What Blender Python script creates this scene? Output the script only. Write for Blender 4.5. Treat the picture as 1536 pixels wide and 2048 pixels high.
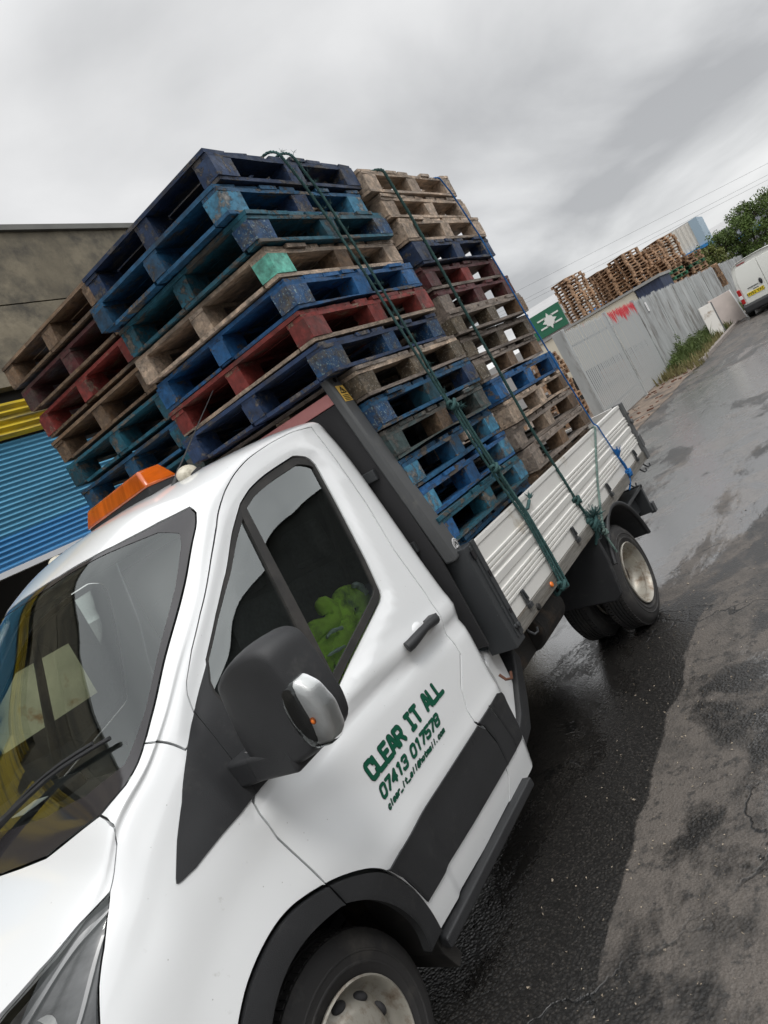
import bpy, bmesh, math, random
import numpy as np
from mathutils import Vector, Matrix, Euler
from mathutils.geometry import delaunay_2d_cdt
for o in list(bpy.data.objects): bpy.data.objects.remove(o)
SC = bpy.context.scene
COL = SC.collection
R = math.radians
PI = math.pi
random.seed(7)

# ------------------------------------------------------------ camera
CAM_POS = (-1.24427969, -2.7800274, 1.8214326)
YAW, PITCH, ROLL, FPX = R(35.53187825), R(-3.70520892), R(-29.17471254), 1466.7984
fw = Vector((math.cos(YAW)*math.cos(PITCH), math.sin(YAW)*math.cos(PITCH), math.sin(PITCH)))
r0 = Vector((math.sin(YAW), -math.cos(YAW), 0)); u0 = r0.cross(fw)
rr = r0*math.cos(ROLL)+u0*math.sin(ROLL); uu = -r0*math.sin(ROLL)+u0*math.cos(ROLL)
cam = bpy.data.cameras.new('camera'); co = bpy.data.objects.new('camera', cam); COL.objects.link(co)
co.matrix_world = Matrix(((rr.x, uu.x, -fw.x, CAM_POS[0]), (rr.y, uu.y, -fw.y, CAM_POS[1]), (rr.z, uu.z, -fw.z, CAM_POS[2]), (0, 0, 0, 1)))
cam.sensor_fit = 'VERTICAL'; cam.sensor_height = 36; cam.lens = FPX/2048*36
cam.clip_start = .05; cam.clip_end = 3000
SC.camera = co
SC.view_settings.view_transform = 'Standard'; SC.view_settings.look = 'None'
SC.view_settings.exposure = 0.0; SC.view_settings.gamma = 1

# ------------------------------------------------------------ sky: broken rain cloud over a Nishita sky
W = bpy.data.worlds.new("World"); SC.world = W; W.use_nodes = True
nt = W.node_tree; N = nt.nodes; Lk = nt.links; N.clear()
out = N.new('ShaderNodeOutputWorld'); bg = N.new('ShaderNodeBackground'); bg.inputs[1].default_value = .1
sky = N.new('ShaderNodeTexSky'); sky.sky_type = 'NISHITA'; sky.sun_disc = False
SUN_EL, SUN_AZ = R(58), R(-125)
sky.sun_elevation = SUN_EL; sky.sun_rotation = PI/2-SUN_AZ
tc = N.new('ShaderNodeTexCoord')
def wn(t, **k):
    n = N.new(t)
    for a, b in k.items(): setattr(n, a, b)
    return n
sep = wn('ShaderNodeSeparateXYZ'); Lk.new(tc.outputs['Generated'], sep.inputs[0])
zc = wn('ShaderNodeMath', operation='MAXIMUM'); Lk.new(sep.outputs[2], zc.inputs[0]); zc.inputs[1].default_value = 0.0
za = wn('ShaderNodeMath', operation='ADD'); Lk.new(zc.outputs[0], za.inputs[0]); za.inputs[1].default_value = .22
dx = wn('ShaderNodeMath', operation='DIVIDE'); Lk.new(sep.outputs[0], dx.inputs[0]); Lk.new(za.outputs[0], dx.inputs[1])
dy = wn('ShaderNodeMath', operation='DIVIDE'); Lk.new(sep.outputs[1], dy.inputs[0]); Lk.new(za.outputs[0], dy.inputs[1])
cmb = wn('ShaderNodeCombineXYZ'); Lk.new(dx.outputs[0], cmb.inputs[0]); Lk.new(dy.outputs[0], cmb.inputs[1])
mp = wn('ShaderNodeMapping'); mp.inputs['Location'].default_value = (8.69, 0.10, 0); mp.inputs['Scale'].default_value = (.55, .8, 1); mp.inputs['Rotation'].default_value = (0, 0, .5)
Lk.new(cmb.outputs[0], mp.inputs[0])
n1 = wn('ShaderNodeTexNoise'); n1.inputs['Scale'].default_value = 1.6; n1.inputs['Detail'].default_value = 7; n1.inputs['Roughness'].default_value = .48; n1.inputs['Distortion'].default_value = .35
Lk.new(mp.outputs[0], n1.inputs['Vector'])
cr_ = wn('ShaderNodeValToRGB'); Lk.new(n1.outputs[0], cr_.inputs[0])
e = cr_.color_ramp.elements
e[0].position = .36; e[0].color = (4.6, 4.65, 4.75, 1)
e[1].position = .66; e[1].color = (9.3, 9.3, 9.3, 1)
m = cr_.color_ramp.elements.new(.49); m.color = (6.6, 6.65, 6.7, 1)
# unseen zenith and southern sky boosted, added to light the white truck side
zr = wn('ShaderNodeMapRange'); Lk.new(sep.outputs[2], zr.inputs[0]); zr.inputs[1].default_value = .55; zr.inputs[2].default_value = 1.0; zr.inputs[3].default_value = 1.0; zr.inputs[4].default_value = 2.5
yr = wn('ShaderNodeMapRange'); Lk.new(sep.outputs[1], yr.inputs[0]); yr.inputs[1].default_value = .0; yr.inputs[2].default_value = -.8; yr.inputs[3].default_value = 1.0; yr.inputs[4].default_value = 2.15
hr = wn('ShaderNodeMapRange'); Lk.new(sep.outputs[2], hr.inputs[0]); hr.inputs[1].default_value = .0; hr.inputs[2].default_value = .32; hr.inputs[3].default_value = 1.10; hr.inputs[4].default_value = 1.0
hz = wn('ShaderNodeMath', operation='MULTIPLY'); Lk.new(hr.outputs[0], hz.inputs[0]); Lk.new(zr.outputs[0], hz.inputs[1])
mm = wn('ShaderNodeMath', operation='MULTIPLY'); Lk.new(hz.outputs[0], mm.inputs[0]); Lk.new(yr.outputs[0], mm.inputs[1])
vs = wn('ShaderNodeVectorMath', operation='SCALE'); Lk.new(cr_.outputs[0], vs.inputs[0]); Lk.new(mm.outputs[0], vs.inputs[3])
mx = wn('ShaderNodeMix', data_type='RGBA'); mx.inputs[0].default_value = .94
Lk.new(sky.outputs[0], mx.inputs[6]); Lk.new(vs.outputs[0], mx.inputs[7]); Lk.new(mx.outputs[2], bg.inputs[0]); Lk.new(bg.outputs[0], out.inputs[0])

sl = bpy.data.lights.new('sun', 'SUN'); sl.energy = 1.1; sl.angle = R(18); sl.color = (1, .965, .92)
so = bpy.data.objects.new('sun', sl); COL.objects.link(so)
sd = Vector((math.cos(SUN_AZ)*math.cos(SUN_EL), math.sin(SUN_AZ)*math.cos(SUN_EL), math.sin(SUN_EL)))
so.rotation_euler = sd.to_track_quat('Z', 'Y').to_euler(); so.location = (0, 0, 30)

# ------------------------------------------------------------ helpers
def tag(o, label=None, cat=None, group=None, kind=None):
    if label: o['label'] = label
    if cat: o['category'] = cat
    if group: o['group'] = group
    if kind: o['kind'] = kind
    return o
def empty(name, loc=(0, 0, 0), rz=0, **k):
    o = bpy.data.objects.new(name, None); COL.objects.link(o); o.location = loc; o.rotation_euler = (0, 0, rz)
    o.empty_display_size = .1
    return tag(o, **k)
def mkobj(name, me, mat, parent=None, smooth=None, bev=0, seg=2, inv=True):
    if mat and not me.materials: me.materials.append(mat)
    o = bpy.data.objects.new(name, me); COL.objects.link(o)
    if parent:
        o.parent = parent
        if inv: o.matrix_parent_inverse = parent.matrix_basis.inverted()
    if bev:
        b = o.modifiers.new('b', 'BEVEL'); b.width = bev; b.segments = seg; b.limit_method = 'ANGLE'; b.angle_limit = R(35)
    if smooth is not None:
        me.polygons.foreach_set('use_smooth', [True]*len(me.polygons))
        try: me.set_sharp_from_angle(angle=R(smooth))
        except Exception: pass
    return o
class MB:
    def __init__(s): s.v = []; s.f = []
    def add(s, v, f):
        n = len(s.v); s.v += [tuple(p) for p in v]; s.f += [tuple(i+n for i in q) for q in f]
    def box(s, x0, x1, y0, y1, z0, z1, M=None):
        v = [(x, y, z) for x in (x0, x1) for y in (y0, y1) for z in (z0, z1)]
        if M: v = [tuple(M @ Vector(p)) for p in v]
        s.add(v, [(0, 1, 3, 2), (4, 6, 7, 5), (0, 4, 5, 1), (2, 3, 7, 6), (0, 2, 6, 4), (1, 5, 7, 3)])
    def hexa(s, b, t):   # bottom quad, top quad
        s.add(list(b)+list(t), [(3, 2, 1, 0), (4, 5, 6, 7), (0, 1, 5, 4), (1, 2, 6, 5), (2, 3, 7, 6), (3, 0, 4, 7)])
    def prism(s, poly, ax, a, b):
        def P(p, w):
            if ax == 'y': return (p[0], w, p[1])
            if ax == 'x': return (w, p[0], p[1])
            return (p[0], p[1], w)
        n = len(poly)
        s.add([P(p, a) for p in poly]+[P(p, b) for p in poly], [tuple(range(n)), tuple(range(2*n-1, n-1, -1))]+[(i, i+n, (i+1) % n+n, (i+1) % n) for i in range(n)])
    def tube(s, path, r, n=8, cap=True):
        P = [Vector(p) for p in path]; rs = r if hasattr(r, '__len__') else [r]*len(P)
        up = Vector((0, 0, 1)); rings = []; prev = None
        for i, p in enumerate(P):
            d = (P[min(i+1, len(P)-1)]-P[max(i-1, 0)])
            d = d.normalized() if d.length > 1e-9 else Vector((1, 0, 0))
            if prev is None:
                a = d.cross(up)
                if a.length < .1: a = d.cross(Vector((1, 0, 0)))
            else: a = prev-d*prev.dot(d)
            a.normalize(); prev = a; b = d.cross(a)
            rings.append([p+(a*math.cos(2*PI*k/n)+b*math.sin(2*PI*k/n))*rs[i] for k in range(n)])
        v = [q for g in rings for q in g]; f = []
        for i in range(len(P)-1):
            for k in range(n): f.append((i*n+k, i*n+(k+1) % n, (i+1)*n+(k+1) % n, (i+1)*n+k))
        if cap: f += [tuple(range(n-1, -1, -1)), tuple((len(P)-1)*n+k for k in range(n))]
        s.add(v, f)
    def lathe(s, prof, c, n=48, ax='y', closed=False):   # prof: (radius, along)
        v = []; f = []; m_ = len(prof)
        for k in range(n):
            a = 2*PI*k/n
            for r_, t in prof:
                if ax == 'y': v.append((c[0]+r_*math.cos(a), c[1]+t, c[2]+r_*math.sin(a)))
                elif ax == 'x': v.append((c[0]+t, c[1]+r_*math.cos(a), c[2]+r_*math.sin(a)))
                else: v.append((c[0]+r_*math.cos(a), c[1]+r_*math.sin(a), c[2]+t))
        for k in range(n):
            for i in range(m_-1 if not closed else m_):
                j = (i+1) % m_
                f.append((k*m_+i, k*m_+j, ((k+1) % n)*m_+j, ((k+1) % n)*m_+i))
        s.add(v, f)
    def sphere(s, c, r, n=10, M=None):
        r = r if hasattr(r, '__len__') else (r, r, r); v = []; f = []
        for i in range(n+1):
            th = PI*i/n
            for k in range(2*n):
                ph = PI*k/n; p = Vector((r[0]*math.sin(th)*math.cos(ph), r[1]*math.sin(th)*math.sin(ph), r[2]*math.cos(th)))
                if M: p = M @ p
                v.append((c[0]+p.x, c[1]+p.y, c[2]+p.z))
        for i in range(n):
            for k in range(2*n): f.append((i*2*n+k, (i+1)*2*n+k, (i+1)*2*n+(k+1) % (2*n), i*2*n+(k+1) % (2*n)))
        s.add(v, f)
    def mesh(s, name='mesh'):
        me = bpy.data.meshes.new(name); me.from_pydata(s.v, [], s.f)
        bm = bmesh.new(); bm.from_mesh(me); bmesh.ops.remove_doubles(bm, verts=bm.verts, dist=1e-6); bmesh.ops.recalc_face_normals(bm, faces=bm.faces); bm.to_mesh(me); bm.free()
        me.update(); return me
    def obj(s, name, mat, parent=None, **k): return mkobj(name, s.mesh(name), mat, parent, **k)

# ------------------------------------------------------------ materials
def mat(name, col, rough=.5, metal=0, bump=0, bscale=60, var=0, vscale=8, coat=0, dirt=None, dscale=3, dpos=(.5, .7), spec=.5, obj=True, stretch=(1, 1, 1), drough=None):
    m_ = bpy.data.materials.new(name); m_.use_nodes = True; t = m_.node_tree; P = t.nodes['Principled BSDF']
    P.inputs['Base Color'].default_value = (*col, 1); P.inputs['Roughness'].default_value = rough; P.inputs['Metallic'].default_value = metal
    P.inputs['Coat Weight'].default_value = coat; P.inputs['Coat Roughness'].default_value = .06; P.inputs['Specular IOR Level'].default_value = spec
    c = t.nodes.new('ShaderNodeTexCoord'); mpn = t.nodes.new('ShaderNodeMapping'); mpn.inputs['Scale'].default_value = stretch
    oi = t.nodes.new('ShaderNodeObjectInfo'); ad = t.nodes.new('ShaderNodeVectorMath'); ad.operation = 'ADD'
    sc = t.nodes.new('ShaderNodeMath'); sc.operation = 'MULTIPLY'; sc.inputs[1].default_value = 37.0
    t.links.new(oi.outputs['Random'], sc.inputs[0]); t.links.new(c.outputs['Object'], ad.inputs[0]); t.links.new(sc.outputs[0], ad.inputs[1]); t.links.new(ad.outputs[0], mpn.inputs[0])
    vec = mpn.outputs[0]
    def noise(s_, d=5, r_=.6):
        n = t.nodes.new('ShaderNodeTexNoise'); n.inputs['Scale'].default_value = s_; n.inputs['Detail'].default_value = d; n.inputs['Roughness'].default_value = r_
        t.links.new(vec, n.inputs['Vector']); return n.outputs[0]
    cs = None
    if var:
        r_ = t.nodes.new('ShaderNodeMapRange'); t.links.new(noise(vscale), r_.inputs[0]); r_.inputs[1].default_value = .3; r_.inputs[2].default_value = .7; r_.inputs[3].default_value = 1-var; r_.inputs[4].default_value = 1+var
        v = t.nodes.new('ShaderNodeVectorMath'); v.operation = 'SCALE'; v.inputs[0].default_value = col; t.links.new(r_.outputs[0], v.inputs[3]); cs = v.outputs[0]
    if dirt:
        r_ = t.nodes.new('ShaderNodeMapRange'); t.links.new(noise(dscale, 8, .68), r_.inputs[0]); r_.inputs[1].default_value = dpos[0]; r_.inputs[2].default_value = dpos[1]
        x_ = t.nodes.new('ShaderNodeMix'); x_.data_type = 'RGBA'; t.links.new(r_.outputs[0], x_.inputs[0]); x_.inputs[7].default_value = (*dirt, 1)
        if cs: t.links.new(cs, x_.inputs[6])
        else: x_.inputs[6].default_value = (*col, 1)
        cs = x_.outputs[2]
        if drough is not None:
            q = t.nodes.new('ShaderNodeMapRange'); t.links.new(r_.outputs[0], q.inputs[0]); q.inputs[3].default_value = rough; q.inputs[4].default_value = drough; t.links.new(q.outputs[0], P.inputs['Roughness'])
    if cs: t.links.new(cs, P.inputs['Base Color'])
    if bump:
        b = t.nodes.new('ShaderNodeBump'); b.inputs['Strength'].default_value = min(1, bump); b.inputs['Distance'].default_value = .004
        t.links.new(noise(bscale, 3), b.inputs['Height']); t.links.new(b.outputs[0], P.inputs['Normal'])
    return m_
def glassmat(name, tint=(1, 1, 1), ior=1.8, add=.03):
    m_ = bpy.data.materials.new(name); m_.use_nodes = True; t = m_.node_tree; t.nodes.clear()
    o = t.nodes.new('ShaderNodeOutputMaterial'); mxs = t.nodes.new('ShaderNodeMixShader'); tr = t.nodes.new('ShaderNodeBsdfTransparent'); gl = t.nodes.new('ShaderNodeBsdfGlossy')
    tr.inputs[0].default_value = (*tint, 1); gl.inputs['Roughness'].default_value = .01; gl.inputs[0].default_value = (.93, .98, .97, 1)
    fr = t.nodes.new('ShaderNodeFresnel'); fr.inputs[0].default_value = ior; a = t.nodes.new('ShaderNodeMath'); a.operation = 'ADD'; a.inputs[1].default_value = add; a.use_clamp = True
    t.links.new(fr.outputs[0], a.inputs[0]); t.links.new(a.outputs[0], mxs.inputs[0]); t.links.new(tr.outputs[0], mxs.inputs[1]); t.links.new(gl.outputs[0], mxs.inputs[2]); t.links.new(mxs.outputs[0], o.inputs[0])
    return m_
M = {}
M['white'] = mat('white_paint', (.80, .815, .82), .28, coat=.9, dirt=(.52, .52, .49), dscale=14, dpos=(.66, .80), var=.015, vscale=2)
def specks(m_, scale, thr, col, amt=.8):
    t = m_.node_tree; P = t.nodes['Principled BSDF']; ln = P.inputs['Base Color'].links[0]; src = ln.from_socket
    c = t.nodes.new('ShaderNodeTexCoord'); v = t.nodes.new('ShaderNodeTexVoronoi'); v.inputs['Scale'].default_value = scale; v.inputs['Randomness'].default_value = 1; t.links.new(c.outputs['Object'], v.inputs['Vector'])
    a = t.nodes.new('ShaderNodeMapRange'); t.links.new(v.outputs['Distance'], a.inputs[0]); a.inputs[1].default_value = .10; a.inputs[2].default_value = .04; a.inputs[3].default_value = 0; a.inputs[4].default_value = amt
    s = t.nodes.new('ShaderNodeSeparateColor'); t.links.new(v.outputs['Color'], s.inputs[0]); g = t.nodes.new('ShaderNodeMath'); g.operation = 'GREATER_THAN'; t.links.new(s.outputs[0], g.inputs[0]); g.inputs[1].default_value = thr
    q = t.nodes.new('ShaderNodeMath'); q.operation = 'MULTIPLY'; t.links.new(a.outputs[0], q.inputs[0]); t.links.new(g.outputs[0], q.inputs[1])
    x = t.nodes.new('ShaderNodeMix'); x.data_type = 'RGBA'; t.links.new(q.outputs[0], x.inputs[0]); t.links.new(src, x.inputs[6]); x.inputs[7].default_value = (*col, 1); t.links.new(x.outputs[2], P.inputs['Base Color'])
specks(M['white'], 42, .80, (.30, .29, .27), .6)
M['black_plastic'] = mat('black_plastic', (.024, .025, .027), .50, bump=.35, bscale=420, var=.15, vscale=5, dirt=(.06, .06, .058), dscale=9, dpos=(.58, .8))
M['black_gloss'] = mat('black_gloss', (.012, .012, .014), .12)
M['lamp_strip'] = mat('lamp_strip', (.30, .30, .31), .25, metal=.6)
M['lamp_grey'] = mat('lamp_housing', (.085, .085, .09), .22, metal=.4, var=.5, vscale=9, stretch=(1, 1, 4))
M['rubber'] = mat('rubber', (.02, .019, .018), .55, bump=.1, bscale=300, dirt=(.05, .045, .04), dscale=6, dpos=(.5, .75))
M['frit'] = mat('frit_band', (.03, .028, .03), .08, coat=.3)
M['glass'] = glassmat('windscreen_glass', (.86, .91, .88), 1.65, .07)
M['dglass'] = glassmat('door_glass', (.80, .88, .84), 1.8, .10)
M['dark_in'] = mat('cab_lining', (.03, .03, .032), .8, bump=.2, bscale=200)
M['seat'] = mat('seat_fabric', (.045, .045, .05), .9, bump=.5, bscale=400, var=.3, vscale=60)
M['liner'] = mat('roof_lining', (.30, .30, .29), .9)
M['grey_steel'] = mat('grey_coated_steel', (.085, .088, .09), .42, bump=.08, bscale=300, var=.1, vscale=3, dirt=(.14, .14, .13), dscale=10, dpos=(.6, .75))
M['post_black'] = mat('black_coated_steel', (.038, .041, .044), .45, bump=.1, bscale=200, dirt=(.2, .2, .19), dscale=22, dpos=(.66, .7))
M['alu'] = mat('aluminium_panel', (.76, .75, .715), .42, metal=.15, var=.04, vscale=3, dirt=(.42, .36, .27), dscale=5, dpos=(.60, .78))
M['rail'] = mat('galvanised_rail', (.22, .21, .19), .55, metal=.35, var=.3, vscale=10, stretch=(1, 6, 14), dirt=(.10, .08, .06), dscale=4, dpos=(.5, .7))
M['dark_metal'] = mat('underbody_metal', (.025, .023, .021), .7, bump=.6, bscale=60, dirt=(.07, .05, .035), dscale=9, dpos=(.5, .65))
M['tyre'] = mat('tyre_rubber', (.028, .027, .027), .72, bump=.2, bscale=90, dirt=(.07, .065, .058), dscale=7, dpos=(.5, .72))
M['rim'] = mat('painted_steel_wheel', (.40, .38, .33), .42, metal=.35, var=.1, vscale=9, dirt=(.17, .12, .08), dscale=12, dpos=(.5, .68))
M['chrome'] = mat('lamp_reflector', (.72, .73, .74), .30, metal=.55, bump=.25, bscale=90, stretch=(1, 1, 6))
M['orange_bulb'] = mat('orange_bulb', (.9, .22, .03), .25)
M['lens'] = glassmat('clear_lens', (.93, .93, .92), 1.5, .02)
M['amber'] = mat('amber_lens', (.47, .088, .006), .16, coat=.7, bump=.12, bscale=60, stretch=(1, 6, 1), var=.35, vscale=4)
M['cream_lens'] = mat('cream_lens', (.62, .58, .47), .3, bump=.4, bscale=120, dirt=(.3, .26, .2), dscale=30, dpos=(.5, .7))
M['hivis'] = mat('green_hi_vis_cloth', (.66, 1.0, .12), .9, bump=.4, bscale=120, var=.25, vscale=7, dirt=(.16, .26, .07), dscale=6, dpos=(.54, .68))
M['reflect'] = mat('reflective_tape', (.6, .68, .72), .4)
M['paper'] = mat('paper', (.7, .72, .7), .8)
M['green_vinyl'] = mat('green_vinyl', (.0, .085, .045), .35)
M['black_vinyl'] = mat('black_vinyl', (.008, .012, .012), .35)
M['yellow_sticker'] = mat('yellow_sticker', (.85, .55, .12), .45)
M['white_sticker'] = mat('white_sticker', (.8, .8, .8), .45)
M['pink'] = mat('faded_red_steel', (.62, .26, .25), .5, var=.08, vscale=6)
M['rust'] = mat('rusty_steel', (.14, .06, .035), .75, var=.3, vscale=20)
def wood(name, paint, bare=(.20, .15, .105), cover=.5, soft=.06, dark=(.035, .03, .026), ax=0, wet=.55, speck=None):
    m_ = bpy.data.materials.new(name); m_.use_nodes = True; t = m_.node_tree; P = t.nodes['Principled BSDF']; Lt = t.links
    c = t.nodes.new('ShaderNodeTexCoord'); oi = t.nodes.new('ShaderNodeObjectInfo')
    sc = t.nodes.new('ShaderNodeMath'); sc.operation = 'MULTIPLY'; sc.inputs[1].default_value = 41.0
    ad = t.nodes.new('ShaderNodeVectorMath'); ad.operation = 'ADD'
    Lt.new(oi.outputs['Random'], sc.inputs[0]); Lt.new(c.outputs['Object'], ad.inputs[0]); Lt.new(sc.outputs[0], ad.inputs[1])
    def noise(s_, st=(1, 1, 1), d=6, r_=.62):
        mpn = t.nodes.new('ShaderNodeMapping'); mpn.inputs['Scale'].default_value = st; Lt.new(ad.outputs[0], mpn.inputs[0])
        n = t.nodes.new('ShaderNodeTexNoise'); n.inputs['Scale'].default_value = s_; n.inputs['Detail'].default_value = d; n.inputs['Roughness'].default_value = r_
        Lt.new(mpn.outputs[0], n.inputs['Vector']); return n.outputs[0]
    def rng(v, a, b, lo=0, hi=1):
        r_ = t.nodes.new('ShaderNodeMapRange'); Lt.new(v, r_.inputs[0]); r_.inputs[1].default_value = a; r_.inputs[2].default_value = b; r_.inputs[3].default_value = lo; r_.inputs[4].default_value = hi; return r_.outputs[0]
    def mix(f, a, b):
        x_ = t.nodes.new('ShaderNodeMix'); x_.data_type = 'RGBA'; Lt.new(f, x_.inputs[0])
        for k, q in ((6, a), (7, b)):
            if isinstance(q, tuple): x_.inputs[k].default_value = (*q, 1)
            else: Lt.new(q, x_.inputs[k])
        return x_.outputs[2]
    st = (.10, 1, 1) if ax == 0 else ((1, .10, 1) if ax == 1 else (1, 1, 1))
    grain = noise(42, st, 5, .65)
    b_ = tuple(min(1, v*1.25) for v in bare)
    wc = mix(rng(grain, .36, .64), tuple(v*.42 for v in bare), b_)
    big = noise(10, (.4, 1, 1) if ax == 0 else ((1, .4, 1) if ax == 1 else (1, 1, 1)), 9, .76)
    pm = rng(big, cover-soft, cover+soft)
    pc = mix(rng(noise(26), .35, .65), tuple(v*.62 for v in paint), tuple(min(1, v*1.3) for v in paint))
    col = mix(pm, pc, wc)
    if speck: col = mix(rng(noise(95, d=2), .60, .66), col, speck)
    col = mix(rng(noise(4.3, d=8, r_=.7), .52, .72, 0, .85), col, dark)
    hs = t.nodes.new('ShaderNodeHueSaturation'); Lt.new(col, hs.inputs['Color']); Lt.new(rng(oi.outputs['Random'], 0, 1, .78, 1.22), hs.inputs['Value'])
    Lt.new(hs.outputs[0], P.inputs['Base Color'])
    Lt.new(rng(noise(11), .35, .65, wet-.12, wet+.25), P.inputs['Roughness'])
    b = t.nodes.new('ShaderNodeBump'); b.inputs['Strength'].default_value = .9; b.inputs['Distance'].default_value = .004
    hs2 = t.nodes.new('ShaderNodeMath'); hs2.operation = 'ADD'; Lt.new(grain, hs2.inputs[0]); Lt.new(pm, hs2.inputs[1]); Lt.new(hs2.outputs[0], b.inputs['Height']); Lt.new(b.outputs[0], P.inputs['Normal'])
    return m_
WD = {}
def wset(k, **a): WD[k] = [wood(k+'_x', ax=0, **a), wood(k+'_y', ax=1, **a), wood(k+'_block', ax=2, **a)]
wset('navy', paint=(.016, .036, .088), bare=(.10, .09, .085), cover=.55, soft=.02)
wset('blue', paint=(.011, .074, .155), bare=(.12, .10, .08), cover=.56, soft=.02)
wset('bright_blue', paint=(.015, .092, .235), bare=(.13, .11, .09), cover=.57, soft=.02)
wset('teal', paint=(.012, .085, .125), bare=(.11, .10, .085), cover=.55, soft=.02)
wset('sky_blue', paint=(.05, .20, .32), bare=(.20, .20, .19), cover=.55, soft=.03)
wset('grey_green', paint=(.045, .075, .075), bare=(.12, .11, .095), cover=.5)
wset('red', paint=(.19, .030, .025), bare=(.25, .16, .11), cover=.58, soft=.02)
wset('dark_red', paint=(.085, .022, .024), bare=(.12, .075, .055), cover=.56)
wset('brown', paint=(.17, .105, .06), bare=(.20, .135, .085), cover=.5)
wset('light_wood', paint=(.50, .38, .28), bare=(.34, .27, .21), cover=.5, dark=(.09, .07, .05))
wset('grey_wood', paint=(.24, .20, .17), bare=(.27, .22, .18), cover=.5, dark=(.06, .05, .04))
wset('mint', paint=(.12, .42, .33), bare=(.2, .16, .11), cover=.68)
wset('chip', paint=(.11, .085, .055), bare=(.17, .13, .085), cover=.5, speck=(.36, .33, .27))
wset('chip_blue', paint=(.012, .06, .15), bare=(.10, .09, .075), cover=.55, speck=(.20, .28, .30))
wset('far_wood', paint=(.44, .27, .155), bare=(.38, .24, .15), cover=.5, dark=(.12, .08, .05))
wset('far_green', paint=(.02, .12, .06), bare=(.25, .19, .13), cover=.6)

# stations: x, then ten (half width, height) keys from sill to centre line
ST=[
(-1.03,[(.40,.33),(.42,.40),(.43,.50),(.44,.57),(.43,.60),(.42,.62),(.40,.64),(.36,.655),(.2,.67),(0,.68)]),
(-0.99,[(.70,.30),(.72,.42),(.74,.53),(.74,.61),(.70,.67),(.66,.71),(.60,.74),(.52,.76),(.3,.785),(0,.80)]),
(-0.87,[(.84,.30),(.87,.42),(.88,.58),(.875,.70),(.83,.80),(.79,.85),(.73,.895),(.64,.93),(.38,.99),(0,1.02)]),
(-0.70,[(.91,.31),(.935,.46),(.945,.66),(.935,.84),(.90,.935),(.86,.99),(.80,1.04),(.72,1.08),(.42,1.14),(0,1.16)]),
(-0.52,[(.95,.32),(.975,.48),(.985,.70),(.965,.92),(.93,1.04),(.895,1.11),(.85,1.155),(.77,1.195),(.42,1.23),(0,1.245)]),
(-0.40,[(.965,.32),(.99,.49),(1.0,.73),(.98,.98),(.945,1.10),(.92,1.165),(.88,1.22),(.81,1.262),(.42,1.285),(0,1.295)]),
(-0.30,[(.975,.33),(1.0,.5),(1.01,.76),(.99,1.03),(.95,1.19),(.925,1.26),(.895,1.32),(.84,1.36),(.42,1.380),(0,1.40)]),
(-0.16,[(.985,.33),(1.01,.5),(1.02,.78),(1.005,1.06),(.955,1.26),(.932,1.335),(.905,1.39),(.855,1.430),(.42,1.515),(0,1.56)]),
(-0.05,[(.99,.33),(1.015,.5),(1.025,.79),(1.012,1.08),(.96,1.31),(.935,1.395),(.907,1.46),(.848,1.506),(.42,1.622),(0,1.68)]),
( 0.09,[(.995,.33),(1.02,.5),(1.03,.8),(1.017,1.1),(.963,1.37),(.932,1.48),(.90,1.56),(.835,1.620),(.42,1.763),(0,1.82)]),
( 0.30,[(1.0,.33),(1.023,.5),(1.035,.8),(1.02,1.11),(.967,1.40),(.922,1.59),(.885,1.705),(.812,1.778),(.42,1.965),(0,2.02)]),
( 0.45,[(1.0,.33),(1.025,.5),(1.035,.8),(1.02,1.12),(.970,1.40),(.918,1.66),(.87,1.83),(.80,1.915),(.42,2.055),(0,2.09)]),
( 0.60,[(1.0,.33),(1.025,.5),(1.035,.8),(1.02,1.12),(.972,1.40),(.915,1.69),(.856,1.935),(.785,2.025),(.42,2.115),(0,2.14)]),
( 0.90,[(1.0,.33),(1.025,.5),(1.035,.8),(1.02,1.12),(.975,1.40),(.918,1.70),(.855,2.02),(.79,2.112),(.42,2.16),(0,2.18)]),
( 1.20,[(1.0,.33),(1.025,.5),(1.035,.8),(1.02,1.12),(.975,1.40),(.918,1.70),(.855,2.04),(.79,2.128),(.42,2.17),(0,2.185)]),
( 1.32,[(.998,.33),(1.022,.5),(1.032,.8),(1.017,1.12),(.972,1.40),(.915,1.70),(.852,2.04),(.787,2.125),(.42,2.165),(0,2.18)]),
( 1.37,[(.985,.33),(1.01,.5),(1.02,.8),(1.005,1.12),(.96,1.40),(.903,1.70),(.84,2.02),(.775,2.10),(.42,2.135),(0,2.15)]),
( 1.405,[(.95,.34),(.975,.5),(.985,.8),(.97,1.12),(.925,1.40),(.87,1.68),(.80,1.97),(.74,2.04),(.42,2.075),(0,2.09)]),
]
XS=np.array([s[0] for s in ST]); KY=np.array([[k[0] for k in s[1]] for s in ST]); KZ=np.array([[k[1] for k in s[1]] for s in ST])
def pchip_w(X,x):
    # hermite with monotone-ish slopes is applied per key
    i=np.clip(np.searchsorted(X,x)-1,0,len(X)-2); h=X[i+1]-X[i]; t=(x-X[i])/h
    return i,t,h
def slopes(X,V):
    h=np.diff(X)[:,None]; d=np.diff(V,axis=0)/h
    m=np.zeros_like(V); m[0]=d[0]; m[-1]=d[-1]
    w1=2*h[1:]+h[:-1]; w2=h[1:]+2*h[:-1]
    ok=(d[:-1]*d[1:])>0
    with np.errstate(divide='ignore',invalid='ignore'):
        mm=(w1+w2)/(w1/d[:-1]+w2/d[1:])
    m[1:-1]=np.where(ok,mm,0); return m
MY=slopes(XS,KY); MZ=slopes(XS,KZ)
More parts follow.
